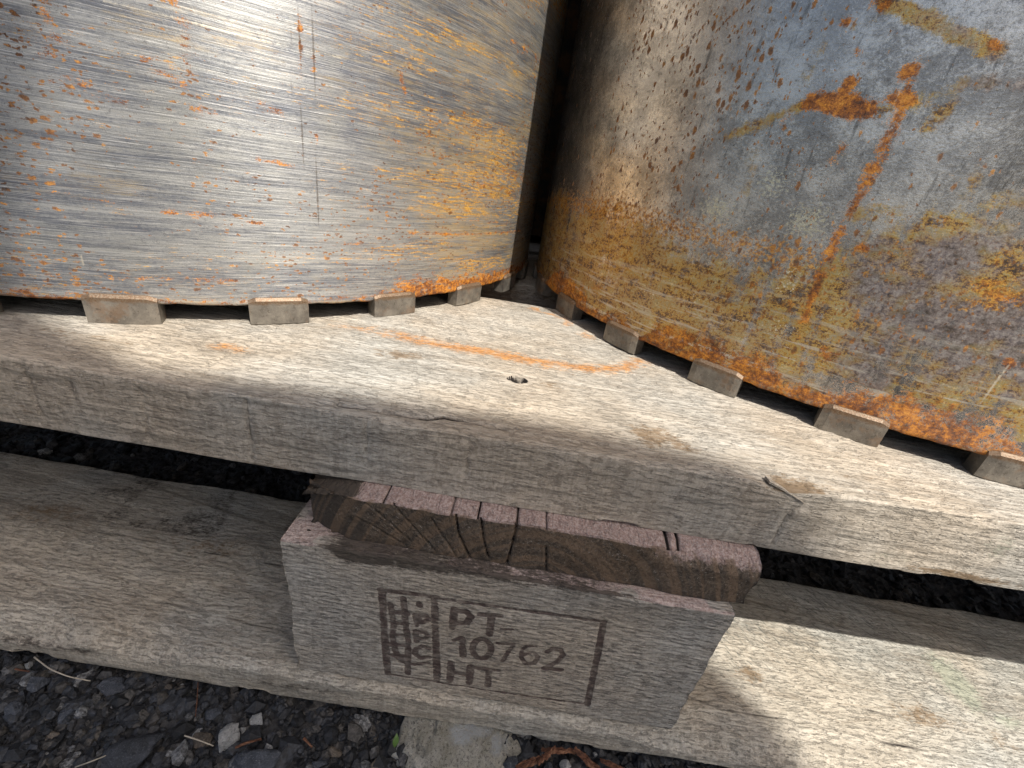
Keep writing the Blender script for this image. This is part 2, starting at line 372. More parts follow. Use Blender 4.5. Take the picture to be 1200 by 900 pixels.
def sweep(prof, xs):
    n = len(prof)
    X = np.repeat(xs, n); Y = np.tile(prof[:, 0], len(xs)); Z = np.tile(prof[:, 1], len(xs))
    V = np.stack([X, Y, Z], 1); F = grid_faces(len(xs), n, True)[:, ::-1].copy()
    return V, F
def cap(V, F, n, m):                                   # close both ends with a fan of quads
    c0 = V[:n].mean(0); c1 = V[-n:].mean(0); k = len(V); V = np.vstack([V, c0, c1])
    j = np.arange(0, n - 1, 1); tri = []
    j2 = (np.arange(n) + 1) % n; jj = np.arange(n)
    f0 = np.stack([jj, j2, np.full(n, k), np.full(n, k)], 1); f1 = np.stack([j2 + (m - 1) * n, jj + (m - 1) * n, np.full(n, k + 1), np.full(n, k + 1)], 1)
    return V, np.vstack([F]), [tuple(r[:3]) for r in f0] + [tuple(r[:3]) for r in f1]
def build_sweep(name, V, F, n, m):
    V2, F2, tri = cap(V, F, n, m)
    # capped ends as quads with a doubled pole would be degenerate: use two more rings instead
    return V2, F2, tri
def mesh_mixed(name, V, Q, T):
    me = bpy.data.meshes.new(name); V = np.asarray(V, np.float32)
    me.vertices.add(len(V)); me.vertices.foreach_set('co', V.ravel())
    nq, nt = len(Q), len(T); T = np.array(T, np.int32).reshape(-1, 3)
    li = np.concatenate([Q.astype(np.int32).ravel(), T.ravel()])
    me.loops.add(len(li)); me.loops.foreach_set('vertex_index', li)
    me.polygons.add(nq + nt)
    me.polygons.foreach_set('loop_start', np.concatenate([np.arange(nq) * 4, nq * 4 + np.arange(nt) * 3]).astype(np.int32))
    me.polygons.foreach_set('loop_total', np.concatenate([np.full(nq, 4), np.full(nt, 3)]).astype(np.int32))
    me.update(calc_edges=True); me.polygons.foreach_set('use_smooth', np.full(nq + nt, True)); return me

# ---- front deck board
xs = steps((XL, -.24, .006), (-.24, .29, .0008), (.29, XR, .006))
pr = profile(DY0, DY1, -DT, 0, .0005, .0008, .004, .235)
V, F = sweep(pr, xs); n, m = len(pr), len(xs)
x, y, z = V[:, 0].copy(), V[:, 1].copy(), V[:, 2].copy()
topm = z > -.0005; frontm = (y < DY0 + .0005)
brown = np.zeros(len(V)); rust = np.zeros(len(V)); crack = np.zeros(len(V)); pale = np.zeros(len(V)); green = np.zeros(len(V))
edge = np.hypot(np.clip(y - DY0, 0, 1), z)             # distance from the upper front arris
# rust arc printed by a drill rim
arc = [at_z(p, 0)[:2] for p in [(395, 381), (430, 386), (470, 393), (520, 404), (575, 413), (640, 426), (700, 433), (735, 432), (752, 424)]]
dA = polyd(x, y, arc); w = .0035 + .0050 * fbm(x * 60, y * 60, 0, 5, 3)
str_ = np.interp(x, [arc[0][0], arc[2][0], arc[4][0], arc[7][0], arc[-1][0]], [.25, .6, .72, .62, .4])
rust = np.maximum(rust, topm * str_ * np.exp(-(dA / w)**2) * (.7 + .55 * fbm(x * 60, y * 500, 0, 6, 3)))
rust = np.maximum(rust, topm * .24 * np.exp(-(dA / .010)**2) * (.5 + .8 * fbm(x * 40, y * 120, 0, 7, 3)))
arc2 = [at_z(p, 0)[:2] for p in [(752, 424), (725, 405), (690, 395), (655, 372), (625, 362)]]
rust = np.maximum(rust, topm * .55 * np.exp(-(polyd(x, y, arc2) / .0055)**2) * sst(vnoise(x * 180, y * 180, 0, 9), .3, .6))
def blob(p, rx, ry, amt, surf='top', rot=0.):
    c = at_z(p, 0) if surf == 'top' else at_y(p, DY0)
    a, b = (x - c[0], y - c[1]) if surf == 'top' else (x - c[0], z - c[2])
    ca, sa = math.cos(rot), math.sin(rot); a, b = a * ca + b * sa, -a * sa + b * ca
    return amt * np.exp(-((a / rx)**2 + (b / ry)**2)) * (topm if surf == 'top' else frontm)
for p, rx, ry, a in [((262, 407), .007, .004, .9), ((280, 411), .006, .003, .8), ((415, 386), .007, .002, .4), ((410, 400), .003, .001, .5)]: rust = np.maximum(rust, blob(p, rx, ry, a * .62))
for p, rx, ry, a in [((470, 415), .014, .007, .7), ((645, 450), .006, .006, .6), ((765, 512), .011, .009, .8), ((795, 522), .008, .005, .7), ((935, 570), .011, .0055, 1.), ((130, 400), .03, .004, .4), ((60, 390), .012, .006, .5), ((350, 425), .02, .004, .35), ((590, 475), .014, .004, .4), ((1000, 560), .03, .003, .4)]: brown = np.maximum(brown, blob(p, rx, ry, a))
for p, rx, ry, a in [((1130, 675), .02, .002, .9), ((1100, 668), .012, .0015, .9), ((320, 548), .012, .003, .5), ((30, 480), .01, .003, .4)]: brown = np.maximum(brown, blob(p, rx, ry, a, 'front'))
for p, rx, ry, a in [((1170, 640), .008, .005, .6), ((1040, 650), .01, .004, .4)]: green = np.maximum(green, blob(p, rx, ry, a, 'front'))
# long check near the front edge, and other drying checks
chk = [at_z(p, 0)[:2] for p in [(398, 474), (440, 481), (500, 489), (520, 487), (560, 495), (600, 504)]]
cw = .0009 * (.35 + .65 * sst(vnoise(x * 90, 0, 0, 3), .2, .8))
crack = np.maximum(crack, topm * np.exp(-(polyd(x, y, chk) / cw)**2) * .95)
for pts, ww, aa in [([(620, 396), (645, 402), (660, 406)], .0006, .7), ([(480, 378), (560, 389), (640, 398)], .0005, .35), ([(735, 436), (750, 441)], .0011, .9), ([(200, 448), (260, 420), (290, 406)], .0005, .3), ([(330, 462), (420, 466), (500, 474)], .0004, .4), ([(820, 480), (960, 520), (1100, 568)], .0005, .3), ([(1000, 575), (1060, 588), (1120, 595)], .0005, .35), ([(640, 512), (700, 520), (790, 535)], .0004, .4)]:
    P = [at_z(p, 0)[:2] for p in pts]; crack = np.maximum(crack, topm * aa * np.exp(-(polyd(x, y, P) / ww)**2) * (.5 + .5 * sst(vnoise(x * 200, y * 200, 0, 8), .3, .5)))
for pts, ww, aa in [([(28, 431), (42, 470), (50, 488)], .0006, .42), ([(289, 468), (293, 500), (296, 540)], .0006, .46), ([(166, 455), (170, 480), (175, 515)], .0005, .36), ([(549, 517), (546, 560)], .0005, .34), ([(82, 448), (84, 462)], .0010, .5), ([(926, 596), (905, 635)], .0006, .4), ([(430, 490), (430, 540)], .0005, .35)]:
    P = [at_y(p, DY0)[[0, 2]] for p in pts]; crack = np.maximum(crack, frontm * aa * np.exp(-(polyd(x, z, P) / ww)**2))
# nail hole
hc = at_z((606, 445), 0); hd = np.hypot((x - hc[0]) / .0040, (y - hc[1]) / .0034)
hole = topm * (1 - sst(hd, .7, 1.0)); hole_dark = topm * (1 - sst(hd, .98, 1.2)) * sst(fbm(x * 200, y * 900, 0, 19, 3) + .5 * (hd < .8), .3, .5)
# displacement
nrmY = np.where(frontm, -1., 0.); nrmZ = np.where(topm, 1., 0.)
und = (fbm(x * 9, y * 14, z * 14, 1, 3) - .5) * .0022 * topm
fib = (vnoise(x * 60, y * 900, z * 900, 2) - .5) * .00045 + (vnoise(x * 25, y * 300, z * 300, 4) - .5) * .0004
dz = und + fib * topm - crack * .0025 * topm - hole * .008
dy = (-(fbm(x * 12, 0, z * 60, 6, 3) - .5) * .0016 - fib) * frontm + crack * .0016 * frontm
chip = sst(fbm(x * 45, 0, 0, 13, 4), .58, .76) * .0013 + sst(vnoise(x * 210, 0, 0, 14), .6, .9) * .0006 + .0002
ch = np.clip(chip - edge, 0, 1) / (chip + 1e-9)
dz -= ch * chip * .6; dy += ch * chip * .6
# a torn notch beside the splinter, and ragged lower front arris
nc = at_z((925, 575), 0); notch = np.exp(-((x - nc[0]) / .009)**2) * np.clip(1 - (np.hypot(y - DY0, z)) / .006, 0, 1)
dz -= notch * .0022
lo = np.hypot(np.clip(y - DY0, 0, 1), z + DT); rag = sst(fbm(x * 70, 0, 0, 15, 4), .5, .75) * .0016 * (x > .03)
dz += np.clip(rag - lo, 0, 1) * .8
V[:, 1] += dy; V[:, 2] += dz
V2, F2, T2 = cap(V, F, n, m); me = mesh_mixed('deck_board', V2, F2, T2)
pad = lambda a: np.concatenate([a, [0, 0]])
for nm, a in (('brown', brown), ('rust', rust), ('crack', np.maximum(crack, hole_dark)), ('green', green), ('sawn', frontm * 1.)): attr(me, nm, pad(a))
deck = child('deck_board', me, W_DECK); deck['label'] = 'front deck board with an orange rust arc and a dark knot hole'

# the splinter on the arris
a = at_z((899, 562), .0002); b = at_y((943, 590), DY0 - .0006)
sp = []; d = b - a; ln = np.linalg.norm(d)
NS = 12; F_ = []
for i in range(NS + 1):
    k = i / NS; c = a + d * k + np.array([0, 0, .0003 * math.sin(k * math.pi)]); w_ = .0011 * (1 - k)**.7 + .00015; h_ = .0004 * (1 - k) + .0001
    sp += [c + np.array([.2 * w_, -w_, -h_]), c + np.array([-.2 * w_, w_, -h_]), c + np.array([-.2 * w_, w_, h_]), c + np.array([.2 * w_, -w_, h_ * .5])]
F_ = [(i * 4 + j, i * 4 + (j + 1) % 4, i * 4 + 4 + (j + 1) % 4, i * 4 + 4 + j) for i in range(NS) for j in range(4)] + [(3, 2, 1, 0), (NS * 4, NS * 4 + 1, NS * 4 + 2, NS * 4 + 3)]
child('splinter', mesh_from('splinter', sp, F_, False), W_DECK, deck)

# ---- bottom board with waney front edge
xs = steps((XL, -.24, .006), (-.24, .30, .001), (.30, XR, .006))
pr = profile(BB0, BB1, BBZ, BZ1, .0014, .001, .004, BB1 - .006)
V, F = sweep(pr, xs); n, m = len(pr), len(xs)
x, y, z = V[:, 0].copy(), V[:, 1].copy(), V[:, 2].copy()
wx = [at_z(p, BZ1) for p in [(0, 703), (60, 710), (117, 732), (160, 727), (200, 733), (250, 767), (347, 780)]]
wxs = [-.56, -.3] + [p[0] for p in wx] + [0., .07, .105, .14, .21, .3, .58]
wys = [.011, .010] + [max(p[1] - BB0, .002) for p in wx] + [.004, .006, .0125, .0105, .0085, .007, .006]
W_ = np.interp(x, wxs, wys) + (fbm(x * 70, 0, 0, 31, 3) - .5) * .002
dfr = np.clip(y - BB0, 0, 1); dtp = np.clip(BZ1 - z, 0, 1)
# wane: push the corner region below the plane dfr/W + dtp/H = 1
H_ = np.clip(W_ * (.75 + .5 * vnoise(x * 30, 0, 0, 33)), .001, .0125)
k = dfr / np.maximum(W_, 1e-4) + dtp / H_
q = np.clip(1 - k, 0, 1) * .5
dz = -q * H_; dy = q * W_
rough_ = (fbm(x * 220, y * 220, z * 220, 34, 3) - .5) * .0010 * (k < 1.1)
topm = (z > BZ1 - .0014); frontm = y < BB0 + .0014
lay = sst(vnoise(x * 3, (y + .15 * x) * 95, 0, 40), .45, .55) * .0006
dz += (topm & (k > 1)) * (lay + (fbm(x * 160, y * 160, 0, 41, 3) - .5) * .0006 + (fbm(x * 12, y * 20, 0, 42, 2) - .5) * .0018) + rough_
dy += -rough_ + frontm * (fbm(x * 40, 0, z * 200, 43, 3) - .5) * .0014
bk = (y > BB1 - .004); dy += bk * (fbm(x * 25, 0, 0, 44, 3) - .5) * .004
lo = np.hypot(dfr, z - BBZ); rag = sst(fbm(x * 110, 0, 0, 45, 4), .42, .7) * .003
dz += np.clip(rag - lo, 0, 1) * .9
V[:, 1] += dy; V[:, 2] += dz
brown = np.zeros(len(V)); crack = np.zeros(len(V)); green = np.zeros(len(V)); dirt = np.zeros(len(V))
for p, rx, ry, a in [((880, 790), .008, .005, .8), ((1080, 840), .02, .006, .7), ((1170, 870), .015, .006, .5), ((250, 640), .03, .01, .5), ((60, 600), .03, .012, .5)]:
    c = at_z(p, BZ1); brown = np.maximum(brown, topm * a * np.exp(-(((x - c[0]) / rx)**2 + ((y - c[1]) / ry)**2)))
for p, rx, ry, a in [((1120, 800), .010, .016, .95), ((1180, 845), .012, .004, .7)]:
    c = at_z(p, BZ1); green = np.maximum(green, topm * a * np.exp(-(((x - c[0]) / rx)**2 + ((y - c[1]) / ry)**2)))
for pts, a in [([(0, 672), (150, 697), (345, 743)], .45), ([(0, 606), (120, 625), (330, 665)], .5), ([(210, 672), (280, 690), (345, 718)], .35), ([(870, 800), (1000, 827), (1190, 880)], .5), ([(940, 765), (1060, 790), (1200, 808)], .3), ([(820, 825), (940, 848), (1120, 890)], .6)]:
    P = [at_z(p, BZ1)[:2] for p in pts]; crack = np.maximum(crack, topm * a * np.exp(-(polyd(x, y + (fbm(x * 50, 0, 0, 49, 3) - .5) * .003, P) / .0010)**2) * (.55 + .75 * vnoise(x * 70, 0, 0, 50)))
dirt = np.maximum(dirt, .42 * topm * (y > .155) * (x < -.06) * sst(fbm(x * 40, y * 40, 0, 47, 3), .4, .7))
dirt = np.maximum(dirt, frontm * .5 * np.exp(-((z - BBZ - .009) / .003)**2) * sst(vnoise(x * 30, 0, 0, 48), .45, .8))
V2, F2, T2 = cap(V, F, n, m); me = mesh_mixed('bottom_board', V2, F2, T2)
tear_ = np.clip(.25 * (x < -.05) + sst(x, .06, .1) * (.25 + .75 * sst(y + (fbm(x * 30, y * 30, 0, 51, 3) - .5) * .05, .115, .15)) * (.35 + .65 * sst(fbm(x * 22, y * 22, 0, 52, 3), .36, .55)), 0, 1)
for nm, a in (('brown', brown), ('crack', crack), ('green', green), ('dirt', dirt), ('tear', tear_), ('sawn', frontm * .7)): attr(me, nm, pad(a))
child('bottom_board', me, W_BOT)['label'] = 'front bottom board with a waney torn edge'

# ---- generic fine box (front and top dense), for block and stringer end
def fine_box(x0, x1, y0, y1, z0, z1, sf, top_to, rad):
    pr = profile(y0, y1, z0, z1, rad, sf, .008, top_to)
    xs = steps((x0, x1, sf)); V, F = sweep(pr, xs); return V, F, len(pr), len(xs)

# ---- stamped block
bf = lambda X, Y: at_y((420 + X / 4., 670 + Y / 4.), BY)[[0, 2]]
PXM = 1 / 3.45e3                                       # metres on the block face for one photo pixel
strokes = []
def st(w, *pts): strokes.append(([bf(*p) for p in pts], w * PXM * .68))
st(7, (110, 88), (122, 280), (137, 478)); st(5, (100, 86), (240, 100), (372, 120)); st(3.6, (372, 122), (780, 180), (1158, 236))
st(7, (357, 122), (362, 300), (368, 512)); st(6, (1150, 236), (1120, 400), (1072, 622)); st(3, (132, 482), (250, 500), (370, 520)); st(2.4, (370, 522), (700, 572), (1078, 622))
st(7, (450, 172), (441, 262)); st(6, (447, 180), (505, 184), (528, 208), (508, 238), (450, 240))
st(5, (568, 196), (668, 206)); st(6.5, (625, 205), (614, 292)); st(3, (672, 266), (722, 268))
st(5, (448, 322), (486, 310), (490, 402)); st(6.5, (486, 318), (490, 400))
st(6, *[(578 + 44 * math.cos(a), 363 + 47 * math.sin(a)) for a in np.linspace(0, 2 * math.pi, 17)])
st(4, (652, 335), (732, 338), (700, 380), (675, 422))
st(4.6, (832, 348), (790, 346), (768, 368), (762, 402), (785, 436), (825, 430), (842, 402), (820, 378), (772, 392))
st(5, (885, 378), (910, 362), (948, 368), (960, 394), (930, 426), (868, 456), (952, 463))
st(7, (434, 430), (428, 515)); st(7, (526, 448), (519, 526)); st(6, (430, 474), (522, 490)); st(5, (550, 456), (656, 466)); st(7, (612, 466), (605, 536))
strokes.append(([bf(286, 148), bf(288, 156)], 4 * PXM))
st(5.6, (270, 200), (274, 248)); st(5.6, (268, 202), (318, 206), (330, 224), (300, 236), (273, 232)); st(3, (290, 206), (292, 232))
st(5.6, (268, 276), (272, 326)); st(5.6, (268, 278), (314, 284), (328, 300), (310, 314), (270, 312))
st(5.6, (332, 362), (300, 350), (270, 362), (264, 386), (290, 406), (330, 402))
st(6, (150, 152), (156, 188), (166, 240), (160, 300), (172, 370), (200, 412)); st(6, (210, 126), (222, 240), (234, 330), (230, 480))
for yy in (188, 236, 292, 340, 392): st(5.5, (156, yy), (230, yy + 6))
st(4.5, (196, 424), (262, 436), (326, 430)); st(3.6, (178, 402), (232, 440))
V, F, n, m = fine_box(BX0, BX1, BY, BY + .12, BZ1, SZ1, .0004, BY + .012, .0010)
x, y, z = V[:, 0].copy(), V[:, 1].copy(), V[:, 2].copy()
frontm = y < BY + .001; topm = z > SZ1 - .001
brand = np.zeros(len(V)); fi = np.where(frontm)[0]
for pts, hw in strokes:
    d = polyd(x[fi], z[fi], pts); brand[fi] = np.maximum(brand[fi], 1 - sst(d, hw * .55, hw * 1.5))
pb = sst(x, .02, .035); brand *= .58 + .42 * sst(fbm(x * 90, 0, z * 90, 55, 3), .35, .6)
fade = sst(x, .002, .012) * (1 - sst(x, .046, .05)) ; brand *= 1 - .10 * fade
pink = topm * 1.0 * (sst(fbm(x * 60, y * 60, 0, 56, 3), .25, .5)) + frontm * np.exp(-np.clip(SZ1 - z, 0, 1) / .0006) * .5
# grime that has fallen over the upper edge
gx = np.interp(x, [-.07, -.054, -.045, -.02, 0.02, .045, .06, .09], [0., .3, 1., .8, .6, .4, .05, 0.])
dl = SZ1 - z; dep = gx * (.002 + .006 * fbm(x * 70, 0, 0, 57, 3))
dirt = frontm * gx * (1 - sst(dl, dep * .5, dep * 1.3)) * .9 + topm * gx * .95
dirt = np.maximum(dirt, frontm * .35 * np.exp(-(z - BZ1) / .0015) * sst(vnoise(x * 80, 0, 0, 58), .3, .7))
dy = ((fbm(x * 14, 0, z * 30, 59, 2) - .5) * .0012 + (vnoise(x * 240, 0, z * 1400, 60) - .5) * .0003) * frontm + brand * .00025
dx = (fbm(0, 0, z * 120, 61, 3) - .5) * .0018 * ((x > BX1 - .0006) | (x < BX0 + .0006)) + (x < BX0 + .02) * (1 - (x - BX0) / .02) * -.0012 * sst(z, -.075, -.05)
edge = np.hypot(np.clip(y - BY, 0, 1), z - SZ1); chip = sst(fbm(x * 60, 0, 0, 62, 3), .5, .75) * .0014 + .0003
ch = np.clip(chip - edge, 0, 1); V[:, 0] += dx; V[:, 1] += dy + ch * .6; V[:, 2] += -ch * .6 + topm * dirt * .0008 * vnoise(x * 400, y * 400, 0, 63)
V2, F2, T2 = cap(V, F, n, m); me = mesh_mixed('block', V2, F2, T2)
for nm, a in (('brand', brand), ('pink', pink), ('dirt', dirt), ('sawn', frontm * .6)): attr(me, nm, pad(a))
child('block', me, W_BLOCK)['label'] = 'middle block with a burnt-in treatment stamp on its face'

# ---- stringer board whose sawn end shows under the deck
SX0, SX1 = -.0618, .0895
V, F, n, m = fine_box(SX0, SX1, SY, PD - .01, SZ1, -DT, .0005, SY + .02, .0007)
x, y, z = V[:, 0].copy(), V[:, 1].copy(), V[:, 2].copy()
frontm = y < SY + .0007; topm = z > -DT - .0007
crack = np.zeros(len(V))
fz = lambda p: at_y(p, SY)[[0, 2]]
for pts, ww in [([(607, 612), (600, 640), (592, 668)], .0009), ([(563, 603), (566, 630), (572, 655)], .0006), ([(533, 596), (537, 625), (550, 655)], .0007), ([(458, 588), (490, 625), (510, 645)], .00028), ([(505, 607), (535, 652)], .00028), ([(418, 606), (475, 640)], .00028), ([(640, 640), (640, 668)], .0004), ([(430, 590), (480, 634)], .00022)]:
    P = [fz(p) for p in pts]; crack = np.maximum(crack, frontm * np.exp(-(polyd(x, z, P) / (ww * .48))**2))
for p, ww in [((607, 600), .0006), ((563, 592), .0005), ((533, 586), .0005), ((455, 575), .0004), ((640, 602), .0004), ((780, 625), .0011), ((794, 630), .0009)]:
    X0 = at_z(p, -DT)[0]; crack = np.maximum(crack, topm * np.exp(-((x - X0) / (ww * .6))**2))
# torn upper right corner, rounded (waney) left corner
pink = topm * 1.0 + frontm * np.exp(-np.clip(-DT - z, 0, 1) / .0008) * .7 + frontm * (x > .055) * np.clip(1 - (-DT - z) / (.005 * vnoise(x * 200, 0, 0, 73) + .002), 0, 1)
pink *= sst(x, -.047, -.041)
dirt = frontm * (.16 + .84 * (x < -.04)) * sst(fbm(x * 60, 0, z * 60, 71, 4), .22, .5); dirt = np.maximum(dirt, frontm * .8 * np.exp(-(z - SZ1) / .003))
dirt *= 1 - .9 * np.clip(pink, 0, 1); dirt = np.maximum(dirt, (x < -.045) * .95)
lw = np.clip((-.040 - x) / .0218, 0, 1)                  # 0..1 towards the left end
dy = frontm * ((fbm(x * 90, 0, z * 90, 72, 3) - .5) * .0018 + crack * .0018 + .0065 * lw**2)
tear = sst(x, .052, .066) * np.clip(1 - np.hypot(np.clip(y - SY, 0, 1), z + DT) / .006, 0, 1)
dy += tear * .003 * (.3 + fbm(x * 260, 0, z * 60, 74, 3)); dz = -tear * .0024 * (.4 + fbm(x * 260, 0, y * 60, 75, 3)) - 1. * topm * crack * .0015
dz += -1. * topm * (y < SY + .01) * (.003 * lw**2 + (fbm(x * 120, y * 120, 0, 76, 3) - .5) * .0008)
dx = np.where(x > SX1 - .0004, (fbm(0, y * 20, z * 150, 77, 3) - .3) * .003, 0)
V[:, 0] += dx; V[:, 1] += dy; V[:, 2] += dz
V2, F2, T2 = cap(V, F, n, m); me = mesh_mixed('stringer_board', V2, F2, T2)
for nm, a in (('crack', crack), ('pink', np.clip(pink, 0, 1)), ('dirt', np.clip(dirt, 0, 1)), ('endface', frontm * 1.)): attr(me, nm, pad(a))
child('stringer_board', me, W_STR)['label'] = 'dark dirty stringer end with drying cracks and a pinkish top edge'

# ---- rest of the pallet: plain boards and blocks
def plank(name, x0, x1, y0, y1, z0, z1, mat, sx=.02):
    pr = profile(y0, y1, z0, z1, .0015, .012, .012, (y0 + y1) / 2); xs = steps((x0, x1, sx)); V, F = sweep(pr, xs); n, m = len(pr), len(xs)
    V[:, 1] += (fbm(V[:, 0] * 12 + y0 * 50, V[:, 1] * 3, 0, 81, 2) - .5) * .003; V[:, 2] += (fbm(V[:, 0] * 6, V[:, 1] * 30 + y0 * 91, 0, 82, 2) - .5) * .0015
    V2, F2, T2 = cap(V, F, n, m); return child(name, mesh_mixed(name, V2, F2, T2), mat)
yy = .330
while yy < PD - .08:
    plank('deck_board', XL, XR, yy, min(yy + .145, PD), -DT, -.0006, W_REST); yy += .168
for xc in (XL + .065, XR - .065):
    plank('stringer_board', xc - .062, xc + .062, SY + .002, PD - .01, SZ1 + .0003, -DT - .0008, W_REST_Y)
for xc in (XL + .07, (BX0 + BX1) / 2, XR - .07):
    for yc in (BY + .06, .61, PD - .07):
        if abs(xc) < .1 and yc < .3: continue
        plank('block', xc - .066, xc + .066, yc - .055, yc + .055, BZ1 + .0006, SZ1 - .0006, W_REST)
for y0 in (.565, PD - .11): plank('bottom_board', XL, XR, y0, y0 + .09, BBZ, BZ1, W_REST)

# ------------------------------------------------------------------ core drill bits
RIM = .0083; BIT_H = .62
def core_bit(label, c, r, mat, nseg, seg_mid, th0, th1, H, paint, dense=True):
    root = tag(obj('core_drill_bit', None), label, 'drill bit', 'core drill bits standing on the pallet'); root.location = (c[0], c[1], 0)
    wall = .0042
    da = .0009 / r if dense else .02
    ths = np.radians(0) + steps((th0, th1, da), (th1, th0 + 2 * math.pi, .035))
    zs = np.concatenate([[RIM + .0, RIM + .0004, RIM + .0010], steps((RIM + .0018, .205, .0010 if dense else .012), (.205, H, .02))])
    T, Z = np.meshgrid(ths, zs, indexing='ij'); t_, z_ = T.ravel(), Z.ravel()
    nu, nv = len(ths), len(zs)
    rr = np.full(t_.shape, r); rr[np.isclose(z_, zs[0])] -= .0008; rr[np.isclose(z_, zs[1])] -= .0002
    u = (t_ - th0) * r
    rr += (fbm(u * 14, z_ * 14, 0, 91, 2) - .5) * .0003 * (z_ < .2)
    ragged = (fbm(np.cos(t_) * 40, np.sin(t_) * 40, 0, 93, 4) - .5) * .0009 * np.clip(1 - (z_ - RIM) / .003, 0, 1)
    V = np.stack([rr * np.cos(t_), rr * np.sin(t_), z_ + ragged], 1); F = grid_faces(nu, nv)
    nb = len(V)
    # underside lip and bore
    prof = [(r - wall, RIM + .0004), (r - wall, H)]
    Vi = np.concatenate([np.stack([np.full(nu, a) * np.cos(ths), np.full(nu, a) * np.sin(ths), np.full(nu, b)], 1) for a, b in prof])
    i = np.arange(nu - 1)
    lipf = np.stack([i * nv, nb + i, nb + i + 1, (i + 1) * nv], 1)[:, ::-1]
    bore = np.stack([nb + i, nb + nu + i, nb + nu + i + 1, nb + i + 1], 1)[:, ::-1]
    topf = np.stack([i * nv + nv - 1, (i + 1) * nv + nv - 1, nb + nu + i + 1, nb + nu + i], 1)
    AV = np.vstack([V, Vi]); AF = np.vstack([F, lipf[:, ::-1], bore[:, ::-1], topf])
    me = mesh_from('barrel', AV, AF)
    me.materials.append(mat); me.materials.append(M_IN)
    mi = np.zeros(len(AF), np.int32); mi[len(F) + len(lipf):len(F) + len(lipf) + len(bore)] = 1
    if len(me.polygons) == len(AF): me.polygons.foreach_set('material_index', mi)
    vi = np.empty(len(me.loops), np.int32); me.loops.foreach_get('vertex_index', vi)
    uvv = np.zeros((len(AV), 2), np.float32); uvv[:nb, 0] = u; uvv[:nb, 1] = z_; uvv[nb:, 0] = np.tile((ths - th0) * r, 2); uvv[nb:, 1] = np.repeat([RIM, H], nu)
    uvl = me.uv_layers.new(name='UVMap'); uvl.data.foreach_set('uv', uvv[vi].ravel())
    A = paint(u, z_, r, th0, c)
    for nm, v in A.items():
        full = np.zeros(len(AV)); full[:nb] = v; attr(me, nm, full)
    obj('barrel', me, None, root)
    # end plate and hub on top
    bm = bmesh.new(); bmesh.ops.create_cone(bm, segments=64, radius1=r - wall * .5, radius2=r - wall * .5, depth=.012, cap_ends=True, matrix=Matrix.Translation((0, 0, H - .004)))
    bm_obj('end_plate', bm, M_IN, root)
    bm = bmesh.new(); bmesh.ops.create_cone(bm, segments=32, radius1=.045, radius2=.032, depth=.09, cap_ends=True, matrix=Matrix.Translation((0, 0, H + .046)))
    bm_obj('hub', bm, M_IN, root, False)
    # diamond segments
    wa = math.radians(5.55); ro, ri = r + .0019, r - wall - .0016; sz = .0118
    bm = bmesh.new(); na, rows = 8, []
    sec = [(ri, 0), (ri, RIM + .0002), (r - .0006, RIM + .0002), (r - .0006, sz), (ro - .0009, sz), (ro, sz - .0012), (ro, .0006), (ro - .0006, 0)]
    for k in range(na + 1):
        a = -wa / 2 + wa * k / na
        e = .0007 if k in (0, na) else 0
        rows.append([bm.verts.new(((q - (e if q > r else 0)) * math.cos(a), (q - (e if q > r else 0)) * math.sin(a), zz - (e * 1.6 if zz > RIM + .001 else 0))) for q, zz in sec])
    for k in range(na):
        for j in range(len(sec)): bm.faces.new((rows[k][j], rows[k][(j + 1) % len(sec)], rows[k + 1][(j + 1) % len(sec)], rows[k + 1][j]))
    bm.faces.new(rows[0][::-1]); bm.faces.new(rows[-1]); bmesh.ops.recalc_face_normals(bm, faces=bm.faces)
    sm = bpy.data.meshes.new('segment'); bm.to_mesh(sm); bm.free(); sm.materials.append(M_SEG)
    for k in range(nseg):
        o = obj('segment', sm, None, root); o.rotation_euler.z = math.radians(seg_mid) + 2 * math.pi * k / nseg
    return root

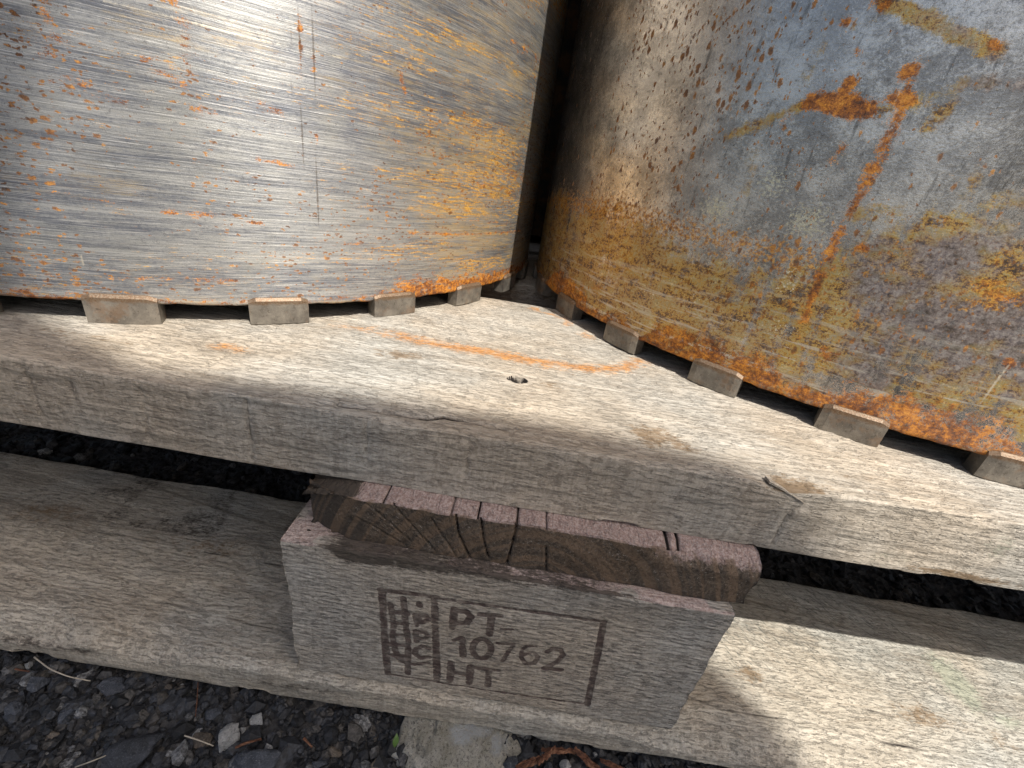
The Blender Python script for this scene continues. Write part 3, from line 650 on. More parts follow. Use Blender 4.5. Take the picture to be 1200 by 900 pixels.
def uz(p, c, r, th0):
    th, zz = at_cyl(p, c, r); return ((th - th0) % (2 * math.pi)) * r, zz
def paint_left(u, z, r, th0, c):
    P = lambda *ps: [uz(p, c, r, th0) for p in ps]
    A = {k: np.zeros(u.shape) for k in ('film', 'bright', 'rust', 'spots', 'scratch', 'pale', 'gold', 'purple')}
    u400 = P((400, 200))[0][0]; u560 = P((560, 200))[0][0]; u640 = P((640, 200))[0][0]; u0 = P((0, 200))[0][0]
    right = sst(u, u400 - .02, u560)
    A['film'] = .16 + .27 * right * (.6 + .4 * sst(vnoise(u * 30, z * 260, 0, 101), .25, .7)) + .2 * sst(fbm(u * 12, z * 40, 0, 102, 3), .5, .7) + .25 * np.exp(-np.clip(z - RIM, 0, 1) / .006)
    A['gold'] = .13 + .22 * sst(u, u400 - .05, u560 + .01) * (.55 + .6 * sst(fbm(u * 16, z * 60, 0, 111, 3), .35, .65)) + .22 * sst(fbm(u * 14, z * 90, 0, 112, 3), .5, .68)
    for pts, w, a in [([(480, 273), (612, 270)], .0022, .5), ([(530, 255), (635, 240)], .006, .3), ([(600, 205), (640, 220)], .006, .35), ([(440, 165), (500, 180)], .003, .3), ([(540, 50), (640, 110)], .006, .3), ([(140, 85), (330, 135)], .004, .25), ([(0, 115), (140, 150)], .003, .2), ([(100, 244), (260, 252)], .002, .3)]: A['gold'] = np.maximum(A['gold'], .12 + .8 * a * np.exp(-(polyd(u, z, P(*pts)) / w)**2))
    # curling wipes at the upper right
    wp = polyd(u, z, P((480, 5), (560, 60), (640, 115))); A['film'] += .16 * np.exp(-(wp / .008)**2) * sst(vnoise(u * 60, z * 200, 0, 103), .3, .6)
    bandr = np.interp(u, [u0, P((190, 300))[0][0], P((300, 300))[0][0], P((440, 320))[0][0], P((480, 320))[0][0], u640], [.5, .42, .34, .45, .82, .62])
    hgt = np.interp(u, [u0, P((200, 300))[0][0], P((420, 320))[0][0], P((470, 320))[0][0], u640], [.0035, .003, .0035, .0105, .006])
    A['rust'] = bandr * (1 - sst(z - RIM, hgt * .5, hgt * 1.7)) * (.65 + .6 * fbm(u * 70, z * 120, 0, 104, 3))
    for pts, w, a in [([(170, 70), (215, 95)], .003, .5), ([(60, 90), (140, 115)], .003, .42), ([(230, 130), (250, 132)], .002, .5), ([(190, 248), (250, 253)], .0012, .6), ([(100, 246), (160, 246)], .0009, .45), ([(285, 258), (310, 263)], .001, .6), ([(60, 225), (150, 240)], .0007, .4), ([(480, 273), (610, 270)], .0011, .62), ([(480, 250), (600, 262)], .0010, .42), ([(400, 285), (430, 286)], .0008, .5), ([(450, 160), (520, 185)], .0014, .45), ([(130, 325), (290, 328)], .0010, .5), ([(590, 200), (640, 225)], .004, .42), ([(560, 215), (635, 240)], .005, .36), ([(600, 50), (640, 75)], .003, .45), ([(470, 88), (475, 110)], .0016, .62), ([(305, 122), (335, 135)], .0018, .55), ([(300, 185), (345, 195)], .0015, .5), ([(200, 0), (215, 30), (218, 80)], .003, .42), ([(52, 10), (68, 50), (50, 60)], .004, .38)]:
        d = polyd(u, z, P(*pts)); A['rust'] = np.maximum(A['rust'], a * np.exp(-(d / w)**2))
    A['spots'] = .25 + .4 * sst(fbm(u * 25, z * 25, 0, 106, 3), .42, .65) + .25 * (1 - sst(u, u0, u0 + .03))
    for pts, a, w in [([(350, 0), (353, 120), (357, 242)], .8, .0004), ([(366, 0), (369, 120), (373, 262)], .85, .0004), ([(341, 20), (342, 110)], .6, .0004), ([(373, 262), (366, 300), (360, 322)], .5, .0004), ([(268, 275), (270, 330)], .35, .0004)]:
        A['scratch'] = np.maximum(A['scratch'], a * np.exp(-(polyd(u, z, P(*pts)) / w)**2))
    for k, pts in enumerate([[(366, 0), (369, 120), (373, 200)], [(351, 20), (353, 90)]]):
        A['rust'] = np.maximum(A['rust'], .62 * np.exp(-(polyd(u, z, P(*pts)) / .0011)**2) * sst(vnoise(u * 50, z * 160, 0, 108 + k), .35, .6))
    for pts, a in [([(120, 0), (300, 45), (400, 68)], .7), ([(180, 190), (330, 204)], .5), ([(410, 75), (520, 120)], .5), ([(95, 300), (98, 312)], .8), ([(440, 115), (640, 195)], .5)]:
        A['pale'] = np.maximum(A['pale'], a * np.exp(-(polyd(u, z, P(*pts)) / .00045)**2))
    return A
def paint_right(u, z, r, th0, c):
    P = lambda *ps: [uz(p, c, r, th0) for p in ps]
    A = {k: np.zeros(u.shape) for k in ('film', 'bright', 'rust', 'spots', 'scratch', 'pale', 'gold', 'purple')}
    # upper limit of the mustard film along the barrel
    tl = P((640, 215), (700, 225), (780, 262), (880, 285), (960, 300), (1050, 262), (1120, 240), (1199, 215))
    top = np.interp(u, [p[0] for p in tl], [p[1] for p in tl]) + (fbm(u * 45, z * 45, 0, 121, 3) - .5) * .022
    below = 1 - sst(z, top - .020, top + .014)
    A['film'] = np.maximum(below * (.72 + .3 * (fbm(u * 40, z * 60, 0, 122, 3) - .5)), .12)
    bare = polyd(u, z, P((960, 430), (1110, 500), (1199, 520))); A['film'] -= .5 * np.exp(-(bare / .006)**2) * sst(vnoise(u * 60, z * 160, 0, 123), .35, .6)
    for pts, a, w in [([(850, 160), (890, 145), (945, 122)], .6, .003), ([(1030, 130), (1090, 118), (1130, 100), (1199, 98)], .55, .004), ([(1090, 145), (1120, 120)], .6, .004), ([(940, 100), (970, 50), (1040, 10)], .4, .0035), ([(1035, 0), (1100, 30), (1168, 60)], .85, .0028), ([(870, 220), (880, 180)], .4, .005), ([(1150, 190), (1130, 230)], .45, .004), ([(1000, 250), (1150, 245), (1199, 235)], .45, .005)]:
        A['film'] = np.maximum(A['film'], a * np.exp(-(polyd(u, z, P(*pts)) / w)**2))
    A['film'] = np.clip(A['film'], 0, 1)
    cb = polyd(u, z, P((645, 235), (720, 245), (800, 268), (880, 292), (950, 305))); A['gold'] = np.maximum(.62 * np.exp(-(cb / .011)**2), below * .30)
    for p, w, h_, a in [((1165, 345), .012, .008, .75), ((1120, 355), .012, .006, .5), ((1030, 315), .012, .008, .5), ((1075, 322), .008, .006, .45), ((1010, 292), .003, .002, .8), ((1120, 215), .004, .006, .4), ((1170, 300), .006, .008, .5)]:
        q = P(p)[0]; A['gold'] = np.maximum(A['gold'], a * np.exp(-(((u - q[0]) / w)**2 + ((z - q[1]) / h_)**2)))
    A['purple'] = sst(u, P((930, 300))[0][0], P((1030, 300))[0][0]) * .9 + .25
    # rim rust
    hg = .0015 + .015 * sst(fbm(u * 38, 0, 0, 124, 4), .25, .75)
    R_ = (.66 + .25 * (fbm(u * 90, z * 90, 0, 125, 3) - .5)) * (1 - sst(z - RIM, hg * .45, hg * 1.5))
    for p, a, w in [((700, 340), .5, .008), ((660, 320), .5, .006), ((840, 400), .5, .009), ((930, 455), .5, .006), ((970, 415), .55, .007), ((1050, 390), .45, .007), ((690, 240), .32, .008), ((740, 250), .38, .010), ((790, 265), .35, .008), ((860, 285), .38, .010), ((720, 320), .4, .008), ((1160, 340), .5, .009), ((1190, 350), .5, .006), ((1060, 300), .35, .008), ((1040, 330), .32, .006), ((950, 330), .4, .006), ((880, 330), .3, .012), ((1080, 510), .55, .006), ((990, 450), .4, .009), ((1150, 450), .3, .008)]:
        q = P(p)[0]; R_ = np.maximum(R_, a * np.exp(-(((u - q[0]) / w)**2 + ((z - q[1]) / (w * .55))**2)))
    sp = P((1072, 78), (1052, 140), (1030, 185), (1010, 225), (985, 270), (962, 320), (948, 360), (935, 395)); d = polyd(u, z, sp)
    R_ = np.maximum(R_, np.interp(z, [sp[-1][1], sp[-3][1], sp[1][1], sp[0][1]], [.5, .74, .66, .52]) * np.exp(-(d / (.0021 + .0013 * vnoise(z * 120, 0, 0, 127)))**2) * (.75 + .4 * fbm(u * 150, z * 150, 0, 126, 2)))
    for pts, a, w in [([(950, 120), (985, 118), (1018, 130)], 1., .0033), ([(985, 115), (995, 95)], .95, .0026), ([(960, 122), (1000, 132)], .9, .003), ([(930, 133), (918, 140)], .5, .0022), ([(1062, 85), (1066, 80)], .9, .0026), ([(1050, 115), (1062, 118)], .9, .003), ([(1165, 52), (1168, 58)], .75, .0022), ([(1030, 2), (1035, 6)], .6, .003), ([(985, 175), (978, 185)], .55, .0028), ([(1182, 424), (1184, 427)], .95, .0018), ([(1010, 290), (1013, 292)], .8, .0022), ([(990, 25), (992, 27)], .75, .002), ([(1005, 60), (1008, 62)], .5, .002)]:
        R_ = np.maximum(R_, a * np.exp(-(polyd(u, z, P(*pts)) / w)**2))
    A['rust'] = R_
    A['spots'] = .3 + .35 * sst(fbm(u * 22, z * 22, 0, 128, 3), .42, .62)
    for p, w, h_, a in [((840, 245), .010, .007, .8), ((905, 215), .008, .008, .7), ((945, 260), .010, .009, .8), ((985, 180), .005, .008, .45), ((925, 330), .006, .010, .55), ((915, 385), .010, .008, .5), ((820, 350), .015, .004, .4), ((700, 330), .010, .002, .6), ((760, 345), .014, .002, .5)]:
        q = P(p)[0]; A['bright'] = np.maximum(A['bright'], a * np.exp(-(((u - q[0]) / w)**2 + ((z - q[1]) / h_)**2)))
    for pts, a in [([(1183, 428), (1145, 476)], .9), ([(1060, 95), (1020, 180), (985, 255)], .55), ([(940, 0), (925, 50)], .4), ([(960, 290), (968, 270)], .8)]:
        A['pale'] = np.maximum(A['pale'], a * np.exp(-(polyd(u, z, P(*pts)) / .0005)**2))
    return A
def paint_none(u, z, r, th0, c):
    return {'film': np.full(u.shape, .5), 'rust': .3 * np.ones(u.shape), 'spots': .4 * np.ones(u.shape)}
CL, RL_ = np.array([-.24145, .3709]), .2368
CRr, RR_ = np.array([.2290, .3606]), .2251
core_bit('silvery turned steel core drill bit with fine circumferential scratches and light rust freckles', CL, RL_, M_SL, 28, -54.9, math.radians(-112), math.radians(2), BIT_H, paint_left)
core_bit('core drill bit with mustard brown rust film and an orange blot and streak', CRr, RR_, M_SR, 27, -128.3, math.radians(-186), math.radians(-78), BIT_H, paint_right)
core_bit('added core drill bit behind the two rusty ones, coloured dark to block the sky in their gap', np.array([-.006, .778]), .22, M_IN, 27, 0, math.radians(-140), math.radians(-40), BIT_H, paint_none, dense=False)  # added bit closes off the sky; its dark steel stands in for shadow

# ------------------------------------------------------------------ ground
t = NT('dark gravel ground'); c = t.co(); n1 = t.noise(c, 120., 6., .7); n2 = t.voro(c, 260.); n3 = t.noise(c, 1.3, 4.)
gc = t.mix(t.step(n1, .35, .7), (.018, .019, .021), (.06, .06, .062)); gc = t.mix(t.mul(t.step(t.noise(c, 400., 3.), .62, .75), .6), gc, (.17, .17, .165)); far = t.step(t.n('VectorMath', {0: t.scl(t.vadd(c, (0., -.3, 0.)), (1., 1., 0.))}, out=1, operation='LENGTH'), .7, 1.6)
gc = t.mix(t.mul(far, .85), gc, t.mix(n3, (.11, .105, .095), (.18, .17, .155)))
M_GR = t.bsdf(color=gc, rough=.75, normal=t.bump(t.add(n1, n2), .004, .8))
def stone_mat(name, a, b, sp):
    t = NT(name); c = t.co(); oi = t.n('ObjectInfo', out=5)
    n1 = t.noise(c, 260., 6., .78); n2 = t.noise(c, 1900., 4., .8); vor = t.n('SeparateColor', {0: t.voro(c, 150., out=1)})
    col = t.mix(t.step(n1, .3, .7), a, b); col = t.mix(t.mul(t.step(n2, .55, .66), .7), col, sp); col = t.mix(t.mul(t.step(t.noise(c, 1300., 3., .8), .56, .66), .6), col, (.02, .02, .022))
    hsv = t.n('HueSaturation', {'Value': t.lin(oi, 0., 1., .65, 1.45), 'Color': col})
    return t.bsdf(color=hsv, rough=.6, normal=t.bump(t.add(n1, t.mul(n2, .5)), .0012, .9))
M_ST = stone_mat('slate stone', (.03, .036, .046), (.085, .095, .115), (.24, .25, .27))
M_PALE = stone_mat('pale stone', (.17, .175, .175), (.32, .325, .32), (.45, .45, .44))
M_BRS = stone_mat('brown stone', (.07, .058, .045), (.17, .14, .11), (.3, .27, .22))
t = NT('gravel mix'); a = t.at('tone'); c = t.co(); n2 = t.noise(c, 700., 4., .75)
gcol = t.ramp(a, [(0., (.007, .008, .010)), (.4, (.020, .023, .029)), (.7, (.048, .054, .066)), (.88, (.085, .075, .062)), (.96, (.15, .155, .16)), (1., (.42, .43, .43))])
n3 = t.noise(c, 2300., 3., .8); gcol = t.mix(t.mul(t.step(n3, .6, .7), .5), gcol, (.20, .205, .21))
M_GM = t.bsdf(color=t.mix(t.step(n2, .4, .62), t.mix(.75, gcol, (.006, .006, .006)), gcol), rough=.62, normal=t.bump(n2, .0006, .8))

g = obj('ground', None)
bpy.data.objects.remove(g)
gx = np.concatenate([[-120, -30, -8, -2, -.8], steps((-.5, .5, .004)), [.8, 2, 8, 30, 120]]); gy = np.concatenate([[-120, -30, -8, -2, -.6], steps((-.25, .5, .004)), [.8, 1.2, 2, 8, 30, 120]])
GXX, GYY = np.meshgrid(gx, gy, indexing='ij'); fx, fy = GXX.ravel(), GYY.ravel()
near = (np.abs(fx) < .51) & (fy > -.26) & (fy < .51)
def ghf(a, b): return GZ - .004 + (fbm(a * 14, b * 14, 0, 141, 2) - .5) * .006 + (fbm(a * 120, b * 120, 0, 142, 3) - .5) * .005
fz_ = np.where(near, ghf(fx, fy), GZ - .006)
tag(obj('ground', mesh_from('ground', np.stack([fx, fy, fz_], 1), grid_faces(len(gx), len(gy))), M_GR), kind='structure')

# fine gravel as one mass
def ico(sub):
    bm = bmesh.new(); bmesh.ops.create_icosphere(bm, subdivisions=sub, radius=1.); v = np.array([q.co[:] for q in bm.verts]); f = np.array([[q.index for q in k.verts] for k in bm.faces]); bm.free(); return v, f
rng = np.random.default_rng(7)
VS, FS, TN = [], [], []; off = 0
def scatter(N, x0, x1, y0, y1, s0, s1, sub):
    global off
    v, f = ico(sub)
    px = rng.uniform(x0, x1, N); py = rng.uniform(y0, y1, N); s = s0 + (s1 - s0) * rng.random(N)**2.2
    ok = ~((py > BB0 - .001) & (py < BB1 + .002) & (s > .0035)); px, py, s = px[ok], py[ok], s[ok]; N = len(px)
    sc = np.stack([rng.uniform(.7, 1.35, N), rng.uniform(.7, 1.35, N), rng.uniform(.45, .95, N)], 1) * s[:, None]
    th = rng.uniform(0, 6.283, N); ph = rng.normal(0, .5, N)
    w = v[None] * (1 + rng.normal(0, .17, (N, len(v), 1))) * sc[:, None, :]
    cx, sx = np.cos(ph)[:, None], np.sin(ph)[:, None]; yv, zv = w[..., 1] * cx - w[..., 2] * sx, w[..., 1] * sx + w[..., 2] * cx
    ct, stt = np.cos(th)[:, None], np.sin(th)[:, None]; xv, yv = w[..., 0] * ct - yv * stt, w[..., 0] * stt + yv * ct
    base = ghf(px, py) + s * .25
    P = np.stack([xv + px[:, None], yv + py[:, None], zv + base[:, None]], -1)
    VS.append(P.reshape(-1, 3)); FS.append((f[None] + (np.arange(N) * len(v))[:, None, None]).reshape(-1, 3) + off); off += N * len(v)
    tn = rng.random(N); TN.append(np.repeat(tn, len(v)))
scatter(11000, -.26, .16, .03, .115, .0005, .0026, 2)
scatter(16000, -.45, .45, -.12, .45, .001, .0045, 1)
me = mesh_from('gravel', np.vstack(VS), np.vstack(FS), False); attr(me, 'tone', np.concatenate(TN))
tag(obj('gravel', me, M_GM), 'fine dark gravel and grit on the ground beside the pallet', 'gravel', kind='stuff')

# single stones
def stone(p, wpx, mat, label, group=None, flat=.6, seed=0, rot=0., name='stone'):
    q = at_z(p, GZ + .002); s = wpx * .5 / 3.25e3
    v, f = ico(4); rg = np.random.default_rng(seed + 500)
    pl = rg.normal(size=(11, 3)); pl /= np.linalg.norm(pl, axis=1)[:, None]; dd = rg.uniform(.55, .95, 11)
    rad = np.min(np.where((v @ pl.T) > .05, dd[None] / np.maximum(v @ pl.T, .05), 2.), 1); rad = np.minimum(rad, 1.15)
    v = v * rad[:, None]; v = v * (1 + (fbm(v[:, 0] * 5 + seed, v[:, 1] * 5, v[:, 2] * 5, seed, 3) - .5) * .28)[:, None]
    v = v * np.array([1.1, .85, flat]) * s
    o = obj(name, mesh_from(name, v, f), mat); o.location = (q[0], q[1], GZ - .002 + s * flat * .45); o.rotation_euler = (rg.normal(0, .2), rg.normal(0, .2), rot)
    tag(o, label, 'stone', group); return o
SG = 'loose stones in the gravel'
stone((152, 880), 62, M_ST, 'large blue grey slate stone in the gravel beside the pallet', SG, .45, 1, .4)
stone((302, 890), 48, M_ST, 'dark grey stone beside a thin brown stick', SG, .6, 2, .2)
stone((301, 838), 17, M_PALE, 'small pale grey stone just below the bottom board', SG, .9, 3)
stone((30, 774), 9, M_PALE, 'tiny white pebble under the bottom board near a straw', SG, .9, 4)
stone((33, 890), 11, M_PALE, 'tiny white pebble in dark grit away from the board', SG, .8, 5)
stone((266, 862), 26, M_PALE, 'pale upright stone chip beside a flat brown chip', SG, 1.2, 6, 1.2)
stone((236, 862), 22, M_BRS, 'flat brown stone chip beside the pale chip', SG, .5, 7)
stone((375, 892), 17, M_ST, 'rounded grey pebble between the dark stone and the limestone lump', SG, .9, 8)
stone((391, 877), 16, M_BRS, 'brownish pebble near the limestone lump', SG, .8, 9)
stone((82, 830), 34, M_ST, 'flat bluish stone lying half buried below the straw', SG, .35, 10, .5)
stone((40, 795), 24, M_ST, 'small bluish stone below the white pebble', SG, .5, 11, .3)
stone((248, 833), 20, M_ST, 'pale blue grey stone against the bottom board', SG, .7, 12)
stone((128, 800), 26, M_ST, 'flat dark stone touching the end of the straw', SG, .4, 13, .2)
stone((60, 858), 15, M_BRS, 'brown chip in the grit under the bluish flat stone', SG, .8, 14)
stone((443, 893), 22, M_BRS, 'reddish brown stone leaning on the limestone lump', SG, .8, 15)
stone((598, 893), 24, M_ST, 'dark triangular stone at the corner of the limestone lump', SG, 1., 16, .8)
stone((665, 893), 14, M_PALE, 'small white pebble among the bark chips', SG, 1., 17)
stone((645, 897), 16, M_ST, 'blue grey pebble among the bark chips', SG, .8, 18)
stone((12, 826), 20, M_ST, 'blue grey stone at the near side of the flat bluish stone', SG, .5, 19)
stone((196, 800), 10, M_BRS, 'small tan pebble tucked against the bottom board', SG, .8, 20)
stone((284, 852), 9, M_PALE, 'thin pale flake standing beside the dark grey stone', SG, 1.6, 21, .9)

# limestone lump propping the board
t = NT('lichened limestone'); c = t.co(); n1 = t.noise(c, 90., 6., .72); n2 = t.noise(c, 900., 5., .8); vv = t.voro(t.vadd(c, t.scl(t.noise(c, 200., 2., out=1), (.006, .006, .006))), 55.)
lc = t.mix(t.step(n1, .36, .68), (.45, .42, .33), (.74, .71, .62)); lc = t.mix(t.mul(t.step(n2, .50, .62), .75), lc, (.14, .13, .105)); lc = t.mix(t.mul(t.step(t.noise(c, 1500., 4., .8), .58, .68), .6), lc, (.85, .83, .76)); lc = t.mix(t.mul(t.sub(1., t.step(vv, .25, .42)), t.step(n2, .35, .5)), lc, (.62, .64, .63))
M_LIME = t.bsdf(color=lc, rough=.9, normal=t.bump(t.add(n1, t.mul(n2, .9)), .004, 1.))
v, f = ico(5); v = np.sign(v) * np.abs(v)**.55; v /= np.abs(v).max()
q0, q1 = at_y((468, 838), .094), at_y((604, 868), .094)
cx_ = (q0[0] + q1[0]) / 2; hw = (q1[0] - q0[0]) / 2
v = v * (1 + (fbm(v[:, 0] * 2 + 4, v[:, 1] * 2, v[:, 2] * 2, 151, 3) - .5) * .32 + (fbm(v[:, 0] * 9, v[:, 1] * 9, v[:, 2] * 9, 152, 5) - .5) * .34 + (fbm(v[:, 0] * 24, v[:, 1] * 24, v[:, 2] * 24, 153, 4) - .5) * .16)[:, None]
v = v * np.array([hw * 1.02, .026, .0125])
o = obj('limestone_lump', mesh_from('limestone_lump', v, f), M_LIME); o.location = (cx_, .105, BBZ - .0112); o.rotation_euler = (0.10, .0, 0)
tag(o, 'rough cream limestone lump with white lichen propping the bottom board', 'stone')

# straws, stick, bark, leaf
t = NT('dry straw'); n = t.noise(t.scl(t.co(), (400., 400., 400.)), 1., 3.); M_STRAW = t.bsdf(color=t.mix(n, (.28, .24, .18), (.52, .48, .40)), rough=.7)
t = NT('brown bark'); n = t.noise(t.scl(t.co(), (150., 600., 400.)), 1., 5., .7); M_BARK = t.bsdf(color=t.ramp(n, [(.3, (.03, .013, .008)), (.5, (.13, .05, .024)), (.7, (.30, .16, .09))]), rough=.8, normal=t.bump(n, .0015, 1.))
t = NT('green leaf'); M_LEAF = t.bsdf(color=t.mix(t.noise(t.co(), 300.), (.03, .07, .012), (.10, .19, .035)), rough=.5)
def tube(name, pts, r0, r1, mat, label, cat, group=None):
    P = np.array(pts); k = 7; V, F = [], []
    # smooth resample
    tt = np.linspace(0, len(P) - 1, 24); C = np.stack([np.interp(tt, range(len(P)), P[:, i]) for i in range(3)], 1)
    for _ in range(3): C[1:-1] = (C[:-2] + 2 * C[1:-1] + C[2:]) / 4
    for i, c in enumerate(C):
        d = C[min(i + 1, 23)] - C[max(i - 1, 0)]; d /= np.linalg.norm(d); a = np.cross(d, [0, 0, 1]); a /= np.linalg.norm(a) + 1e-9; b = np.cross(d, a); r = r0 + (r1 - r0) * i / 23
        V += [c + r * (a * math.cos(x) + b * math.sin(x)) for x in np.linspace(0, 2 * math.pi, k, endpoint=False)]
    F = [(i * k + j, i * k + (j + 1) % k, (i + 1) * k + (j + 1) % k, (i + 1) * k + j) for i in range(23) for j in range(k)] + [tuple(range(k))[::-1], tuple(range(23 * k, 24 * k))]
    return tag(obj(name, mesh_from(name, V, F), mat), label, cat, group)
gp = lambda p, h=.003: at_z(p, GZ + h)
tube('straw', [gp((40, 770), .006), gp((58, 784), .007), gp((80, 793), .005), gp((106, 798), .002)], .00026, .0002, M_STRAW, 'pale dry straw curving out from under the bottom board', 'straw')
tube('straw', [gp((88, 899), .002), gp((105, 893), .006), gp((128, 884), .003)], .00024, .0002, M_STRAW, 'pale dry straw lying across to the large slate stone', 'straw')
tube('straw', [gp((0, 760), .004), gp((14, 763), .004), gp((28, 762), .002)], .0002, .00015, M_STRAW, 'short dry straw against the underside of the bottom board', 'straw')
tube('straw', [gp((216, 862), .007), gp((232, 867), .007), gp((250, 874), .004)], .00026, .0002, M_STRAW, 'short pale straw across the flat brown chip', 'straw')
tube('stick', [gp((276, 876), .003), gp((290, 870), .004), gp((306, 866), .002)], .0005, .0004, M_BARK, 'thin brown stick resting against the dark grey stone', 'stick')
tube('pine_needle', [gp((232, 800), .004), gp((231, 820), .006), gp((229, 840), .003)], .00022, .00015, M_BARK, 'reddish brown pine needle leaning at the board edge', 'needle')
tube('pine_needle', [gp((18, 784), .002), gp((34, 787), .003)], .0004, .0003, M_BARK, 'short reddish pine needle beside the white pebble', 'needle')
tube('pine_needle', [gp((356, 865), .003), gp((366, 876), .002)], .0005, .0003, M_BARK, 'short pinkish brown needle above the rounded grey pebble', 'needle')
def bark(p, L, W, rz, seed, label, h=.004):
    rg = np.random.default_rng(seed); nx, ny = 14, 5; V = []
    for s in (1, -1):
        for i in range(nx):
            for j in range(ny):
                a, b = i / (nx - 1) * 2 - 1, j / (ny - 1) * 2 - 1
                wv = W * .62 * (1.25 - .75 * abs(a)**1.6) * (1 + .12 * rg.normal() * (abs(b) > .9))
                V.append((a * L, b * wv, s * .0003 + .0006 * (1 - b * b) + .00035 * rg.normal() + .0006 * a))
    V = np.array(V); n_ = nx * ny; F = [tuple(r) for r in grid_faces(nx, ny)] + [tuple(r[::-1] + n_) for r in grid_faces(nx, ny)]
    rim_ = [i * ny for i in range(nx)] + [(nx - 1) * ny + j for j in range(1, ny)] + [i * ny + ny - 1 for i in range(nx - 2, -1, -1)] + list(range(ny - 2, 0, -1))
    F += [(rim_[i], rim_[i] + n_, rim_[(i + 1) % len(rim_)] + n_, rim_[(i + 1) % len(rim_)]) for i in range(len(rim_))]
    o = obj('bark_chip', mesh_from('bark_chip', V, F, False), M_BARK); q = gp(p, h); o.location = q; o.rotation_euler = (rg.normal(0, .3), rg.normal(0, .2), rz)
    return tag(o, label, 'bark chip', 'bark chips beside the limestone lump')
bark((622, 893), .0062, .0016, .35, 1, 'orange brown bark chip next to the limestone lump', .005)
bark((655, 880), .0075, .0014, .1, 2, 'long reddish bark chip under the bottom board edge', .003)
bark((690, 893), .0070, .0018, -.5, 3, 'dark brown bark chip beside the white pebble', .004)
bark((720, 898), .0060, .0014, -.25, 4, 'thin tan bark sliver past the white pebble', .004)
bark((640, 886), .0050, .0014, .7, 5, 'short red brown bark chip crossing the long chip', .006)
bm = bmesh.new(); vs = [bm.verts.new((math.sin(k * math.pi) * (.0012 if s else -.0012), k * .005, .0008 * math.sin(k * 3))) for s in (0, 1) for k in (np.linspace(0, 1, 7) if s == 0 else np.linspace(1, 0, 7)[1:-1])]
bm.faces.new(vs); r = bmesh.ops.extrude_face_region(bm, geom=bm.faces[:]); bmesh.ops.translate(bm, verts=[e for e in r['geom'] if isinstance(e, bmesh.types.BMVert)], vec=(0, 0, .0002))
o = bm_obj('leaf', bm, M_LEAF); o.location = gp((462, 876), .006); o.rotation_euler = (.9, .2, .3); tag(o, 'tiny green leaf beside the limestone lump', 'leaf')

# ------------------------------------------------------------------ the photographer, bending over behind the camera (shades the front of the pallet)
t = NT('dark work jacket'); n = t.noise(t.co(), 90., 4.); M_CLOTH = t.bsdf(color=t.mix(n, (.025, .03, .045), (.05, .055, .075)), rough=.9, normal=t.bump(n, .004))
t = NT('skin'); M_SKIN = t.bsdf(color=t.mix(t.noise(t.co(), 60.), (.42, .25, .18), (.5, .31, .23)), rough=.55)
def skin(name, verts, edges, radii, root, mat, parent=None, sub=2):
    me = bpy.data.meshes.new(name); me.from_pydata(verts, edges, []); o = obj(name, me, mat, parent)
    o.modifiers.new('skin', 'SKIN'); s = o.modifiers.new('sub', 'SUBSURF'); s.levels = sub; s.render_levels = sub
    for i, r in enumerate(radii): me.skin_vertices[0].data[i].radius = (r, r) if not hasattr(r, '__len__') else r
    me.skin_vertices[0].data[root].use_root = True; return o
G = GZ
sunk = lambda Q, h: np.array([Q[0] * U, Q[1] * U, 0]) + np.array([sd.x / sd.z, sd.y / sd.z, 1.]) * h     # point at height h above the deck whose shadow falls on Q
nk = sunk((-3.3, 1.19), 1.24)                           # base of the neck
person = tag(obj('person', None), 'person in dark hooded jacket standing with elbows held out', 'person'); person.location = (nk[0], nk[1] - .05, G)
px, py, pz = nk
Vb = [(px, py - .04, pz - .56), (px, py - .02, pz - .40), (px, py - .02, pz - .20), (px, py, pz + .0), (px, py + .02, pz + .09)]
Eb = [(0, 1), (1, 2), (2, 3), (3, 4)]; Rb = [.15, .15, .14, .09, .06]
for s in (-1, 1):
    k = len(Vb); Vb += [(px + s * .11, py - .05, pz - .68), (px + s * .12, py, G + .48), (px + s * .13, py - .04, G + .09), (px + s * .14, py + .10, G + .035)]; Eb += [(0, k), (k, k + 1), (k + 1, k + 2), (k + 2, k + 3)]; Rb += [.12, .085, .055, .045]
    k = len(Vb); Vb += [(px + s * .17, py - .02, pz - .05), (px + s * .31, py, pz - .06), (px + s * .33, py, pz - .40)]; Eb += [(2, k), (k, k + 1), (k + 1, k + 2)]; Rb += [.08, .08, .06]
    k = len(Vb); Vb += [(px + s * .16, py - .02, pz - .27), (px + s * .19, py - .02, pz - .50)]; Eb += [(1, k), (k, k + 1)]; Rb += [.12, .12]
body = skin('body', [Vector(v) - person.location for v in map(Vector, Vb)], Eb, Rb, 0, M_CLOTH, person)
v, f = ico(4); v = v * np.array([.079, .098, .115]); fwd = v[:, 1] / .098; zz = v[:, 2] / .115
v[:, 1] += np.where(fwd > 0, .014 * np.exp(-((v[:, 0] / .014)**2 + ((v[:, 2] + .005) / .022)**2)), 0)          # nose
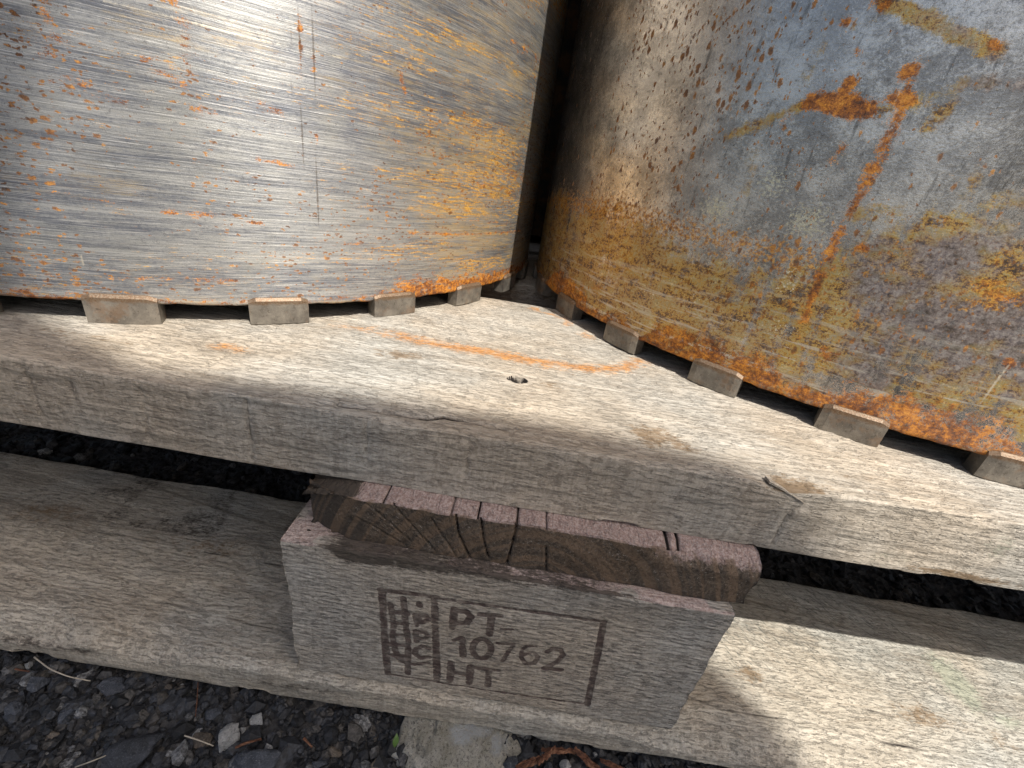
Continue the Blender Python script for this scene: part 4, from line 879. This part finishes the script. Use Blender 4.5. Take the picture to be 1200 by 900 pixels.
v[:, 1] -= np.where(fwd > 0, .009 * (np.exp(-(((np.abs(v[:, 0]) - .03) / .016)**2 + ((v[:, 2] - .012) / .012)**2))), 0)   # eye sockets
v[:, 0] *= np.where(zz < 0, 1 + .28 * zz, 1); v[:, 1] += np.where((zz < -.5) & (fwd > 0), .008, 0)
head = obj('head', mesh_from('head', v, f), M_SKIN, person); head.location = Vector((px, py + .04, pz + .19)) - person.location; head.rotation_euler = (math.radians(-25), 0, 0)
v2, f2 = ico(4); v2 = v2 * np.array([.125, .125, .145]); keep = (v2[:, 2] > .03 + .5 * np.clip(v2[:, 1], 0, 1)) | (v2[:, 1] < .03); v2[:, 1] -= .012; v2 *= (1 + (fbm(v2[:, 0] * 60, v2[:, 1] * 60, v2[:, 2] * 60, 161, 3) - .5) * .12)[:, None]
obj('hood', mesh_from('hood', v2, f2[keep[f2].all(1)]), M_CLOTH, person).location = head.location; bpy.data.objects['hood'].rotation_euler = head.rotation_euler
for s in (-1, 1):
    bm = bmesh.new(); bmesh.ops.create_uvsphere(bm, u_segments=12, v_segments=8, radius=.028); bmesh.ops.scale(bm, vec=(.35, .7, 1.1), verts=bm.verts); e = bm_obj('ear', bm, M_SKIN, person, True); e.location = head.location + Vector((s * .078, -.01, -.005)); e.rotation_euler = head.rotation_euler
    w0 = Vector((px + s * .33, py, pz - .40)); Vh = [w0, w0 + Vector((s * .005, .02, -.06))]; Eh = [(0, 1)]; Rh = [.028, (.018, .036)]
    for j, L in enumerate((.055, .066, .07, .062)):
        k = len(Vh); o_ = (j - 1.5) * .018; b0 = Vh[1] + Vector((0, o_, -.035)); Vh += [b0, b0 + Vector((-s * L * .1, 0, -L * .55)), b0 + Vector((-s * L * .35, 0, -L))]; Eh += [(1, k), (k, k + 1), (k + 1, k + 2)]; Rh += [.010, .009, .007]
    k = len(Vh); Vh += [Vh[1] + Vector((-s * .008, .04, -.005)), Vh[1] + Vector((-s * .015, .055, -.04))]; Eh += [(1, k), (k, k + 1)]; Rh += [.011, .008]
    skin('hand', [v - person.location for v in Vh], Eh, Rh, 0, M_SKIN, person, 1)
